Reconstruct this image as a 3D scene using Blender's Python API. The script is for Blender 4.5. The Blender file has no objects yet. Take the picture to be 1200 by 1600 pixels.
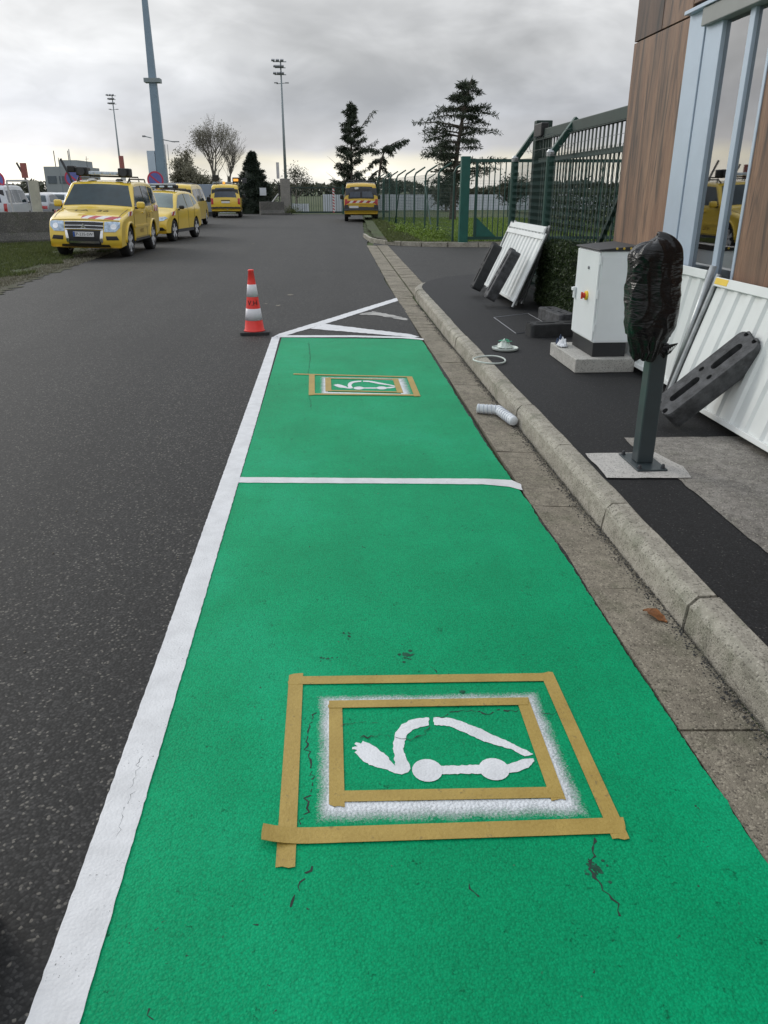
import bpy, bmesh, math, random
from mathutils import Vector, Matrix, noise
from mathutils.geometry import tessellate_polygon
R = math.radians
PI = math.pi
random.seed(7)
sc = bpy.context.scene
C = sc.collection

# ------------------------------------------------------------------ camera
cam = bpy.data.cameras.new('camera'); camo = bpy.data.objects.new('camera', cam); C.objects.link(camo)
cam.sensor_fit = 'VERTICAL'; cam.sensor_height = 24.0; cam.lens = 24.0*1210/1600
cam.clip_start = 0.05; cam.clip_end = 5000
camo.location = (0, 0, 1.6)
camo.rotation_euler = (R(90) - math.atan(503/1210), 0, R(-4.0))
sc.camera = camo

# ------------------------------------------------------------------ sky and sun
SUN_AZ, SUN_EL = R(-42), R(27)          # azimuth from +Y, negative = left
wd = bpy.data.worlds.new('World'); sc.world = wd; wd.use_nodes = True
nt = wd.node_tree; nt.nodes.clear()
def N(t, ty, **kw):
    n = t.nodes.new(ty)
    for k, v in kw.items():
        if k.startswith('i_'):
            n.inputs[k[2:].replace('_', ' ')].default_value = v
        else:
            setattr(n, k, v)
    return n
def L(t, a, b): t.links.new(a, b)
def MATH(t, op, a, b=None, clamp=False):
    n = t.nodes.new('ShaderNodeMath'); n.operation = op; n.use_clamp = clamp
    for i, v in enumerate((a, b)):
        if v is None: continue
        if isinstance(v, (int, float)): n.inputs[i].default_value = v
        else: t.links.new(v, n.inputs[i])
    return n.outputs[0]
def RAMP(t, fac, stops, interp='LINEAR'):
    n = t.nodes.new('ShaderNodeValToRGB'); n.color_ramp.interpolation = interp
    els = n.color_ramp.elements
    while len(els) < len(stops): els.new(0.5)
    for e, (p, c) in zip(els, stops):
        e.position = p
        e.color = (c, c, c, 1) if isinstance(c, (int, float)) else (*c, 1)
    t.links.new(fac, n.inputs[0])
    return n.outputs[0]
def MIXC(t, fac, a, b, mode='MIX'):
    n = t.nodes.new('ShaderNodeMix'); n.data_type = 'RGBA'; n.blend_type = mode
    if isinstance(fac, (int, float)): n.inputs[0].default_value = fac
    else: t.links.new(fac, n.inputs[0])
    for i, v in ((6, a), (7, b)):
        if isinstance(v, tuple): n.inputs[i].default_value = (*v[:3], 1)
        else: t.links.new(v, n.inputs[i])
    return n.outputs[2]
tc = N(nt, 'ShaderNodeTexCoord')
sx = N(nt, 'ShaderNodeSeparateXYZ'); L(nt, tc.outputs['Generated'], sx.inputs[0])
mpw = N(nt, 'ShaderNodeMapping'); mpw.inputs['Scale'].default_value = (1, 1, 2.3); L(nt, tc.outputs['Generated'], mpw.inputs[0])
n1 = N(nt, 'ShaderNodeTexNoise', i_Scale=2.5, i_Detail=5.0, i_Roughness=0.52, i_Distortion=0.35); L(nt, mpw.outputs[0], n1.inputs['Vector'])
n2 = N(nt, 'ShaderNodeTexNoise', i_Scale=8.5, i_Detail=4.0, i_Roughness=0.55, i_Distortion=0.5); L(nt, mpw.outputs[0], n2.inputs['Vector'])
grad = RAMP(nt, MATH(nt, 'ADD', sx.outputs[2], MATH(nt, 'MULTIPLY', MATH(nt, 'SUBTRACT', n2.outputs[0], 0.5), 0.035)),
            [(0.0, (.84, .83, .79)), (.018, (.96, .93, .84)), (.032, (.92, .88, .75)), (.046, (.61, .615, .645)), (.085, (.53, .545, .585)), (.14, (.63, .635, .645)),
             (.24, (.72, .72, .715)), (.5, (.82, .85, .89)), (1.0, (.95, 1.01, 1.08))])
cl = MATH(nt, 'ADD', MATH(nt, 'MULTIPLY', RAMP(nt, n1.outputs[0], [(.38, 0.0), (.62, 1.0)]), 0.56), 0.76)
cl2 = MATH(nt, 'ADD', MATH(nt, 'MULTIPLY', RAMP(nt, n2.outputs[0], [(.40, 0.0), (.66, 1.0)]), 0.17), 0.92)
sund = (math.sin(SUN_AZ)*math.cos(SUN_EL), math.cos(SUN_AZ)*math.cos(SUN_EL), math.sin(SUN_EL))
dt = N(nt, 'ShaderNodeVectorMath', operation='DOT_PRODUCT'); L(nt, tc.outputs['Generated'], dt.inputs[0]); dt.inputs[1].default_value = sund
glow = MATH(nt, 'MULTIPLY', MATH(nt, 'POWER', MATH(nt, 'MAXIMUM', dt.outputs['Value'], 0.0), 6.0), 0.55)
gm = MATH(nt, 'ADD', glow, 1.0)
amp = MATH(nt, 'MULTIPLY', MATH(nt, 'MULTIPLY', cl, cl2), gm)
skyc = MIXC(nt, 1.0, grad, (1, 1, 1), 'MULTIPLY')
vm = N(nt, 'ShaderNodeVectorMath', operation='SCALE'); L(nt, skyc, vm.inputs[0]); L(nt, amp, vm.inputs['Scale'])
nish = N(nt, 'ShaderNodeTexSky'); nish.sky_type = 'NISHITA'; nish.sun_disc = False
nish.sun_elevation = SUN_EL; nish.sun_rotation = SUN_AZ
bgn = N(nt, 'ShaderNodeBackground'); L(nt, nish.outputs[0], bgn.inputs[0]); bgn.inputs[1].default_value = 0.09
bgc = N(nt, 'ShaderNodeBackground'); L(nt, vm.outputs[0], bgc.inputs[0]); bgc.inputs[1].default_value = 1.0
mxs = N(nt, 'ShaderNodeMixShader'); mxs.inputs[0].default_value = 0.92
L(nt, bgn.outputs[0], mxs.inputs[1]); L(nt, bgc.outputs[0], mxs.inputs[2])
wo = N(nt, 'ShaderNodeOutputWorld'); L(nt, mxs.outputs[0], wo.inputs[0])

sun = bpy.data.lights.new('sun', 'SUN'); sun.energy = 0.9; sun.angle = R(18); sun.color = (1.0, 0.95, 0.86)
suno = bpy.data.objects.new('sun', sun); C.objects.link(suno)
suno.rotation_euler = Vector(sund).to_track_quat('Z', 'Y').to_euler()

vs = sc.view_settings
vs.view_transform = 'Standard'; vs.look = 'None'; vs.gamma = 1.0; vs.use_curve_mapping = False; vs.exposure = 0.0
try:
    sc.cycles.max_bounces = 5; sc.cycles.diffuse_bounces = 2; sc.cycles.glossy_bounces = 3; sc.cycles.transparent_max_bounces = 10
except Exception: pass

# ------------------------------------------------------------------ materials
MT = {}
def newmat(name):
    m = bpy.data.materials.new(name); m.use_nodes = True; MT[name] = m
    t = m.node_tree; b = t.nodes['Principled BSDF']
    return m, t, b
def setc(t, b, v):
    if isinstance(v, tuple): b.inputs['Base Color'].default_value = (*v[:3], 1)
    else: t.links.new(v, b.inputs['Base Color'])
def tco(t, scale=None):
    c = N(t, 'ShaderNodeTexCoord')
    if scale is None: return c.outputs['Object']
    mp = N(t, 'ShaderNodeMapping'); mp.inputs['Scale'].default_value = scale
    L(t, c.outputs['Object'], mp.inputs['Vector']); return mp.outputs[0]
FLAT = [False]
def noi(t, v, s, d=4, r=.55, dist=0):
    d = min(d, 3)
    n = N(t, 'ShaderNodeTexNoise', noise_dimensions='2D' if FLAT[0] else '3D', i_Scale=s, i_Detail=d, i_Roughness=r, i_Distortion=dist); L(t, v, n.inputs['Vector']); return n.outputs[0]
def vor(t, v, s, feature='F1'):
    n = N(t, 'ShaderNodeTexVoronoi', feature=feature, voronoi_dimensions='2D' if FLAT[0] else '3D'); n.inputs['Scale'].default_value = s; L(t, v, n.inputs['Vector']); return n
def bump(t, b, h, strength=.3, dist=.01, prev=None):
    n = N(t, 'ShaderNodeBump'); n.inputs['Strength'].default_value = strength; n.inputs['Distance'].default_value = dist
    L(t, h, n.inputs['Height'])
    if prev is not None: L(t, prev, n.inputs['Normal'])
    L(t, n.outputs[0], b.inputs['Normal']); return n.outputs[0]
def simple(name, c, rough=.5, metal=0, var=.12, ns=6, bs=0, bstr=.15, coat=0, spec=None, emit=None):
    m, t, b = newmat(name)
    v = tco(t)
    f = noi(t, v, ns, 6, .6)
    lo = tuple(x*(1-var) for x in c); hi = tuple(min(1, x*(1+var)) for x in c)
    setc(t, b, RAMP(t, f, [(.3, lo), (.7, hi)]))
    b.inputs['Roughness'].default_value = rough; b.inputs['Metallic'].default_value = metal
    if coat: b.inputs['Coat Weight'].default_value = coat; b.inputs['Coat Roughness'].default_value = .06
    if spec is not None: b.inputs['Specular IOR Level'].default_value = spec
    if bs: bump(t, b, noi(t, v, bs, 5, .6), bstr, .01)
    if emit: b.inputs['Emission Color'].default_value = (*emit[0], 1); b.inputs['Emission Strength'].default_value = emit[1]
    return m
def asphalt(name, dark, light, fleck, flecks=.035, rough=.78, scale=105, patch=.5):
    m, t, b = newmat(name); v = tco(t)
    vo = vor(t, v, scale); s = N(t, 'ShaderNodeSeparateColor'); L(t, vo.outputs['Color'], s.inputs[0])
    big = noi(t, v, patch, 5, .6); mid = noi(t, v, 9, 5, .65)
    stone = RAMP(t, s.outputs[0], [(0, dark), (.62, tuple(a*.72+c*.28 for a, c in zip(dark, light))), (1, light)])
    fl = RAMP(t, s.outputs[1], [(1-flecks-.01, 0.0), (1-flecks, 1.0)])
    c1 = MIXC(t, fl, stone, fleck)
    gap = RAMP(t, vo.outputs['Distance'], [(.35, 1.0), (.75, .35)])
    c1 = MIXC(t, 1.0, c1, gap, 'MULTIPLY')
    mul = MATH(t, 'ADD', MATH(t, 'MULTIPLY', big, .7), MATH(t, 'MULTIPLY', mid, .14))
    trk = noi(t, tco(t, (1.3, .07, 1)), 1.0, 3, .6)
    mul = MATH(t, 'ADD', mul, MATH(t, 'MULTIPLY', MATH(t, 'SUBTRACT', trk, .5), .7))
    stain = RAMP(t, noi(t, v, .9, 3, .7, 1.0), [(.62, 0.0), (.72, .25)])
    mul = MATH(t, 'SUBTRACT', MATH(t, 'ADD', mul, .22), stain)
    k = N(t, 'ShaderNodeVectorMath', operation='SCALE'); L(t, c1, k.inputs[0]); L(t, MATH(t, 'ADD', mul, .28), k.inputs['Scale'])
    setc(t, b, k.outputs[0])
    b.inputs['Roughness'].default_value = rough
    h = MATH(t, 'SUBTRACT', 1.0, vo.outputs['Distance'])
    b.inputs['Specular IOR Level'].default_value = .42
    bump(t, b, h, .20, .004)
    return m
FLAT[0] = True
asphalt('asphalt', (.0026, .0027, .0030), (.050, .049, .048), (.145, .136, .12), .045, .72, 116)
asphalt('new_asphalt', (.004, .0044, .0055), (.027, .028, .032), (.08, .077, .074), .014, .76, 150)
def paint_green():
    m, t, b = newmat('green_paint'); v = tco(t)
    big = noi(t, v, 1.1, 5, .6); mid = noi(t, v, 14, 5, .6); fine = noi(t, v, 95, 3, .6)
    col = RAMP(t, big, [(.3, (.000, .290, .120)), (.55, (.000, .330, .140)), (.72, (.004, .365, .168))])
    pit = RAMP(t, MATH(t, 'ADD', MATH(t, 'MULTIPLY', mid, .55), MATH(t, 'MULTIPLY', fine, .45)), [(.27, 0.42), (.38, 1.0)])
    vg_ = vor(t, v, 150); sg2 = N(t, 'ShaderNodeSeparateColor'); L(t, vg_.outputs['Color'], sg2.inputs[0])
    grain_shade = MATH(t, 'ADD', MATH(t, 'MULTIPLY', MATH(t, 'SUBTRACT', sg2.outputs[0], .5), .26), MATH(t, 'SUBTRACT', 1.10, MATH(t, 'MULTIPLY', vg_.outputs['Distance'], .30)))  # random cell tone, plus shading between the bumps put into the paint colour
    mot = MATH(t, 'MULTIPLY', grain_shade, MATH(t, 'ADD', MATH(t, 'MULTIPLY', MATH(t, 'SUBTRACT', noi(t, v, 5.5, 3, .6), .5), .16), 1.0))
    lap = MATH(t, 'ADD', MATH(t, 'MULTIPLY', MATH(t, 'SUBTRACT', noi(t, tco(t, (7, .5, 1)), 1.0, 2, .5), .5), .10), 1.0)
    k = N(t, 'ShaderNodeVectorMath', operation='SCALE'); L(t, col, k.inputs[0]); L(t, MATH(t, 'MULTIPLY', pit, MATH(t, 'MULTIPLY', mot, lap)), k.inputs['Scale'])
    bare = MATH(t, 'MULTIPLY', RAMP(t, noi(t, v, 38, 4, .7), [(.72, 0.0), (.76, 1.0)]), RAMP(t, noi(t, v, 2.6, 3, .6), [(.5, 0.0), (.6, 1.0)]))
    setc(t, b, MIXC(t, bare, k.outputs[0], (.035, .05, .04)))
    b.inputs['Roughness'].default_value = .5; b.inputs['Specular IOR Level'].default_value = .09
    vo = vor(t, v, 135, 'F1')
    hh = MATH(t, 'ADD', MATH(t, 'MULTIPLY', MATH(t, 'POWER', MATH(t, 'SUBTRACT', 1.0, vo.outputs['Distance'], True), 1.5), .5), noi(t, v, 115, 3, .7))
    bump(t, b, hh, .42, .005)
paint_green()
def paint_white(name, col=(.74, .75, .77), wear=.70):
    m, t, b = newmat(name); v = tco(t)
    mid = noi(t, v, 8, 5, .65); f = noi(t, v, 120, 4, .65)
    c1 = RAMP(t, mid, [(.3, tuple(x*.86 for x in col)), (.65, col)])
    chip = MATH(t, 'MULTIPLY', RAMP(t, f, [(wear-.03, 0.0), (wear+.02, 1.0)]), RAMP(t, noi(t, v, 5, 4, .6), [(.48, 0.0), (.62, .9)]))
    setc(t, b, MIXC(t, chip, c1, (.06, .065, .065)))
    b.inputs['Roughness'].default_value = .6
    vo = vor(t, v, 105, 'F1')
    p = bump(t, b, MATH(t, 'SUBTRACT', 1.0, vo.outputs['Distance']), .22, .004)
    bump(t, b, noi(t, v, 120, 4, .6), .22, .004, p)
paint_white('white_paint'); paint_white('worn_white_paint', (.42, .41, .39), .52); paint_white('spray_white', (.78, .80, .83), .80)
def overspray():
    m, t, b = newmat('overspray'); v = tco(t)
    at = N(t, 'ShaderNodeAttribute'); at.attribute_name = 'spray'
    f = noi(t, v, 140, 4, .7); f2 = noi(t, v, 14, 3, .6)
    a = MATH(t, 'ADD', at.outputs['Fac'], MATH(t, 'MULTIPLY', MATH(t, 'SUBTRACT', f, .5), .85))
    a = MATH(t, 'ADD', a, MATH(t, 'MULTIPLY', MATH(t, 'SUBTRACT', f2, .5), .5))
    a = RAMP(t, a, [(.10, 0.0), (.95, 1.0)])
    a = MATH(t, 'MULTIPLY', a, RAMP(t, at.outputs['Fac'], [(.0, 0.0), (.12, 1.0)]))
    setc(t, b, (.74, .78, .82)); b.inputs['Roughness'].default_value = .6
    vo = vor(t, v, 100, 'F1')
    p = bump(t, b, MATH(t, 'SUBTRACT', 1.0, vo.outputs['Distance']), .5, .006)
    bump(t, b, noi(t, v, 70, 5, .65), .5, .006, p)
    tr = N(t, 'ShaderNodeBsdfTransparent'); mx = N(t, 'ShaderNodeMixShader'); L(t, a, mx.inputs[0])
    L(t, tr.outputs[0], mx.inputs[1]); L(t, b.outputs[0], mx.inputs[2])
    L(t, mx.outputs[0], t.nodes['Material Output'].inputs[0])
overspray()
FLAT[0] = False
def concrete(name, lo, hi, fleck=(.5, .47, .4), bs=70, moss=0, fl=.03):
    m, t, b = newmat(name)
    geo = N(t, 'ShaderNodeNewGeometry'); v = geo.outputs['Position']
    big = noi(t, v, 1.7, 6, .65); mid = noi(t, v, 17, 6, .7)
    c1 = RAMP(t, MATH(t, 'ADD', MATH(t, 'MULTIPLY', big, .5), MATH(t, 'MULTIPLY', mid, .5)), [(.3, lo), (.68, hi)])
    vo = vor(t, v, 150); s = N(t, 'ShaderNodeSeparateColor'); L(t, vo.outputs['Color'], s.inputs[0])
    c1 = MIXC(t, RAMP(t, s.outputs[0], [(1-fl*1.6-.02, 0.0), (1-fl*1.6, .6)]), c1, fleck)
    c1 = MIXC(t, RAMP(t, s.outputs[1], [(.86, 0.0), (.90, .55)]), c1, tuple(x*.3 for x in lo))
    if moss:
        c1 = MIXC(t, MATH(t, 'MULTIPLY', RAMP(t, noi(t, v, 5, 5, .7), [(.52, 0.0), (.66, 1.0)]), moss), c1, (.045, .065, .02))
    setc(t, b, c1); b.inputs['Roughness'].default_value = .9
    p = bump(t, b, MATH(t, 'SUBTRACT', 1.0, vo.outputs['Distance']), .45, .005)
    bump(t, b, noi(t, v, bs, 5, .7), .5, .008, p)
concrete('kerb_concrete', (.20, .185, .152), (.49, .46, .39), moss=.35)
concrete('gutter_concrete', (.115, .10, .076), (.34, .305, .24), (.42, .38, .3), moss=.25, fl=.05)
concrete('slab_concrete', (.095, .087, .076), (.36, .34, .31), moss=.15)
concrete('pale_concrete', (.42, .41, .39), (.60, .58, .55), (.7, .68, .64), fl=.01)
concrete('plinth_concrete', (.40, .39, .36), (.56, .55, .52), fl=.01)
concrete('barrier_concrete', (.06, .06, .06), (.135, .132, .125), moss=.3)
concrete('post_concrete', (.17, .165, .155), (.30, .29, .27))
concrete('gravel', (.07, .063, .052), (.24, .215, .17), fl=.06)
def tape_mat():
    m, t, b = newmat('masking_tape')
    geo = N(t, 'ShaderNodeNewGeometry'); v = geo.outputs['Position']
    c = RAMP(t, MATH(t, 'ADD', MATH(t, 'MULTIPLY', noi(t, v, 7, 5, .6), .6), MATH(t, 'MULTIPLY', noi(t, v, 90, 4, .6), .4)), [(.3, (.35, .235, .046)), (.7, (.46, .325, .078))])
    c = MIXC(t, MATH(t, 'MULTIPLY', RAMP(t, noi(t, v, 55, 4, .7), [(.60, 0.0), (.7, .6)]), RAMP(t, noi(t, v, 6, 3, .6), [(.5, 0.0), (.6, 1.0)])), c, (.16, .12, .05))
    setc(t, b, c); b.inputs['Roughness'].default_value = .55
    bump(t, b, noi(t, v, 110, 3, .6), .5, .003)
FLAT[0] = True
tape_mat()
def ground_mat(name, cols, bs=30):
    m, t, b = newmat(name)
    geo = N(t, 'ShaderNodeNewGeometry'); v = geo.outputs['Position']
    f = MATH(t, 'ADD', MATH(t, 'MULTIPLY', noi(t, v, .55, 6, .65), .55), MATH(t, 'MULTIPLY', noi(t, v, 9, 6, .7), .45))
    setc(t, b, RAMP(t, f, [(.32+.36*i/(len(cols)-1), c) for i, c in enumerate(cols)]))
    b.inputs['Roughness'].default_value = .95; bump(t, b, noi(t, v, bs, 5, .7), .6, .03)
ground_mat('grass_ground', [(.05, .045, .03), (.045, .065, .018), (.065, .10, .025)])
ground_mat('mud', [(.045, .038, .028), (.075, .066, .048), (.05, .058, .024), (.13, .115, .085)])
ground_mat('lot_ground', [(.05, .05, .05), (.09, .09, .085), (.13, .125, .115)])
FLAT[0] = False
def leafm(name, c1, c2, rough=.6):
    m, t, b = newmat(name)
    oi = N(t, 'ShaderNodeNewGeometry')
    f = noi(t, oi.outputs['Position'], 3.0, 4, .7)
    c = RAMP(t, MATH(t, 'ADD', MATH(t, 'MULTIPLY', oi.outputs['Random Per Island'], .6), MATH(t, 'MULTIPLY', f, .4)), [(.2, c1), (.8, c2)])
    setc(t, b, c); b.inputs['Roughness'].default_value = rough
    tl = N(t, 'ShaderNodeBsdfTranslucent'); L(t, c, tl.inputs[0])
    mx = N(t, 'ShaderNodeMixShader'); mx.inputs[0].default_value = .25
    L(t, b.outputs[0], mx.inputs[1]); L(t, tl.outputs[0], mx.inputs[2]); L(t, mx.outputs[0], t.nodes['Material Output'].inputs[0])
leafm('grass_blade', (.050, .068, .018), (.125, .155, .042)); leafm('bright_grass', (.10, .17, .025), (.22, .32, .05))
leafm('hedge_leaf', (.018, .034, .012), (.055, .085, .026)); leafm('needle', (.016, .028, .018), (.05, .07, .038))
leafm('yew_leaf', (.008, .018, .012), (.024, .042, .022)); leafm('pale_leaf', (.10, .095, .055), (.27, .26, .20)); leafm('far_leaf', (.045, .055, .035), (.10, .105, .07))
simple('bark', (.075, .062, .05), .9, bs=30, var=.3, bstr=.5); simple('grey_bark', (.17, .155, .135), .9, bs=30, var=.25, bstr=.4)
def wood_mat(name, dk=1.0):
    m, t, b = newmat(name)
    geo = N(t, 'ShaderNodeNewGeometry')
    mp = N(t, 'ShaderNodeMapping'); mp.inputs['Scale'].default_value = (13, 13, .8); L(t, geo.outputs['Position'], mp.inputs[0]); v = mp.outputs[0]
    mp2 = N(t, 'ShaderNodeMapping'); mp2.inputs['Scale'].default_value = (3.2, 3.2, .28); L(t, geo.outputs['Position'], mp2.inputs[0]); v2 = mp2.outputs[0]
    grain = noi(t, v, 9, 8, .7, .4); band = noi(t, v2, 1.6, 6, .6, .6)
    c = RAMP(t, MATH(t, 'ADD', MATH(t, 'MULTIPLY', grain, .5), MATH(t, 'MULTIPLY', band, .5)), [(.30, (.07, .044, .032)), (.42, (.18, .10, .063)), (.54, (.275, .158, .098)), (.70, (.38, .24, .155))])
    c = MIXC(t, RAMP(t, noi(t, v2, 1.1, 3, .7, 1.5), [(.42, 0.0), (.62, .55)]), c, (.15, .098, .068))
    c = MIXC(t, RAMP(t, noi(t, v2, 2.6, 7, .7, 1.0), [(.52, 0.0), (.64, .8)]), c, (.042, .034, .030))
    if dk < 1: c = MIXC(t, 1.0, c, (dk, dk*.97, dk), 'MULTIPLY')
    setc(t, b, c); b.inputs['Roughness'].default_value = .55; bump(t, b, grain, .25, .004)
wood_mat('wood_cladding'); wood_mat('dark_wood_cladding', .42)
def glass_mat(name, tint=(.75, .8, .8), ior=1.6):
    m, t, b = newmat(name); t.nodes.remove(b)
    fr = N(t, 'ShaderNodeFresnel'); fr.inputs[0].default_value = ior
    tr = N(t, 'ShaderNodeBsdfTransparent'); tr.inputs[0].default_value = (*tint, 1)
    gl = N(t, 'ShaderNodeBsdfGlossy'); gl.inputs['Roughness'].default_value = .015
    mx = N(t, 'ShaderNodeMixShader'); L(t, MATH(t, 'ADD', fr.outputs[0], .34, True), mx.inputs[0]); L(t, tr.outputs[0], mx.inputs[1]); L(t, gl.outputs[0], mx.inputs[2])
    L(t, mx.outputs[0], t.nodes['Material Output'].inputs[0])
glass_mat('window_glass', (.6, .66, .68), 1.75)
def stripes(name, c1, c2, k, rot=1.0):
    m, t, b = newmat(name); v = tco(t)
    s = N(t, 'ShaderNodeSeparateXYZ'); L(t, v, s.inputs[0])
    a = MATH(t, 'ADD', MATH(t, 'ADD', s.outputs[0], MATH(t, 'MULTIPLY', s.outputs[1], 1.0)), MATH(t, 'MULTIPLY', s.outputs[2], rot))
    f = MATH(t, 'GREATER_THAN', MATH(t, 'SINE', MATH(t, 'MULTIPLY', a, k)), 0.0)
    setc(t, b, MIXC(t, f, c1, c2)); b.inputs['Roughness'].default_value = .4
stripes('red_white_diagonal', (.72, .70, .70), (.45, .035, .05), 19.0)
stripes('red_white_vee', (.72, .66, .62), (.40, .03, .045), 17.0, 1.0)
stripes('red_white_post', (.70, .70, .70), (.40, .05, .06), 20.0, 1.6)
simple('yellow_paint', (.80, .56, .055), .35, var=.05, coat=.8, ns=2)
simple('dull_yellow', (.64, .42, .04), .45, var=.08, coat=.4, ns=2)
simple('white_car_paint', (.62, .66, .72), .35, coat=.6, var=.04)
simple('silver_car_paint', (.34, .36, .39), .35, coat=.6, var=.05); simple('dark_car_paint', (.05, .055, .07), .3, coat=.7, var=.1)
simple('car_glass', (.020, .040, .050), .06, spec=.5, var=.25, ns=3); simple('pale_car_glass', (.13, .18, .175), .08, spec=.8, var=.2, ns=2)
simple('rear_glass', (.03, .045, .07), .07, spec=.8, var=.3, ns=4)
simple('black_plastic', (.016, .017, .018), .55, var=.2, bs=80, bstr=.1); simple('dark_trim', (.045, .048, .055), .6, var=.15)
simple('chrome', (.72, .74, .77), .16, 1.0, var=.05); simple('alloy', (.72, .73, .76), .35, .45, var=.08)
simple('tyre', (.014, .014, .015), .85, var=.2, bs=60)
simple('lamp_lens', (.40, .50, .62), .08, .35, var=.35, ns=14, spec=.9); simple('fog_dark', (.02, .02, .022), .4)
simple('red_lens', (.42, .018, .02), .15, coat=.6, var=.2); simple('amber_lens', (.75, .25, .02), .2, coat=.5, emit=((1, .45, .06), .9))
simple('plate_white', (.70, .71, .72), .4, var=.03); simple('plate_blue', (.02, .10, .42), .4, var=.05); simple('text_black', (.015, .015, .018), .5, var=.1)
simple('text_brown', (.22, .10, .02), .5, var=.1); simple('bar_lens', (.50, .54, .58), .15, .2, var=.3, ns=20)
simple('cone_orange', (.90, .055, .045), .42, var=.05, ns=8); simple('cone_white', (.70, .69, .73), .45, var=.05); simple('black_rubber', (.030, .032, .034), .8, var=.35, ns=9, bs=60, bstr=.4)
simple('scuffed_rubber', (.075, .077, .082), .78, var=.5, ns=14, bs=70, bstr=.5)
simple('post_green_grey', (.040, .055, .062), .42, var=.10, ns=5, coat=.15)
simple('fence_green', (.014, .062, .048), .5, var=.15, ns=5); simple('gate_green', (.010, .095, .075), .48, var=.12, ns=5); simple('dark_fence_green', (.022, .045, .038), .6, var=.2)
simple('mesh_green', (.016, .05, .040), .55, var=.15)
simple('cabinet_white', (.88, .91, .93), .38, var=.03, ns=3, coat=.2); simple('cabinet_black', (.022, .023, .025), .5, var=.15)
simple('yellow_plastic', (.85, .58, .04), .4, var=.05); simple('red_plastic', (.62, .05, .02), .4, var=.05)
simple('sheet_white', (.76, .79, .78), .35, .0, var=.06, ns=3, coat=.2); simple('sheet_far', (.56, .60, .66), .5, var=.06, ns=2); simple('galvanised', (.40, .42, .43), .42, .7, var=.18, ns=12)
simple('aluminium', (.50, .59, .70), .38, .25, var=.03); simple('shutter_box', (.30, .31, .30), .5, var=.05); simple('interior_dark', (.035, .045, .055), .8, var=.2)
simple('interior_curtain', (.11, .14, .165), .8, var=.1, ns=3); simple('interior_pale', (.35, .36, .36), .8)
simple('mast_blue', (.21, .29, .37), .5, .1, var=.06, ns=1); simple('mast_grey', (.24, .28, .30), .5, .3, var=.08); simple('lamp_grey', (.22, .23, .25), .4, .4)
simple('sign_red', (.52, .05, .10), .45, var=.05); simple('sign_blue', (.13, .15, .42), .45, var=.05); simple('sign_grey', (.35, .36, .37), .5)
simple('building_grey', (.30, .33, .35), .7, var=.08, ns=.5); simple('building_dark', (.10, .125, .15), .5)
simple('blue_grey_panel', (.27, .33, .42), .6, var=.06, ns=1); simple('cream_post', (.46, .45, .38), .6); simple('chimney_red', (.33, .11, .10), .6); simple('chimney_white', (.55, .55, .56), .6)
simple('rag_white', (.70, .72, .76), .8, var=.12, ns=40, bs=60, bstr=.4); simple('rag_green', (.06, .45, .26), .7, var=.3, ns=30); simple('rag_navy', (.03, .05, .10), .8)
simple('lid_white', (.60, .66, .62), .45, var=.08, ns=20); simple('foam_white', (.72, .76, .80), .6, var=.08, ns=30, bs=120, bstr=.2); simple('foam_grey', (.50, .54, .62), .6, var=.08, ns=30)
simple('dead_leaf', (.22, .085, .025), .7, var=.4, ns=30, bs=60, bstr=.4); simple('crack_dark', (.022, .035, .03), .9, var=.4, ns=30)
simple('speck', (.008, .075, .042), .9, var=.5, ns=50); simple('grit', (.16, .145, .115), .9, var=.5, ns=40); simple('wire', (.12, .14, .14), .5, .6)
def bag_mat():
    m, t, b = newmat('bin_bag'); v = tco(t)
    setc(t, b, (.004, .004, .005)); b.inputs['Roughness'].default_value = .27; b.inputs['Specular IOR Level'].default_value = .42
    mp = N(t, 'ShaderNodeMapping'); mp.inputs['Scale'].default_value = (5, 5, 19); L(t, v, mp.inputs[0])
    bump(t, b, noi(t, mp.outputs[0], 1.2, 3, .5, 2.5), .32, .03)
bag_mat()

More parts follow.
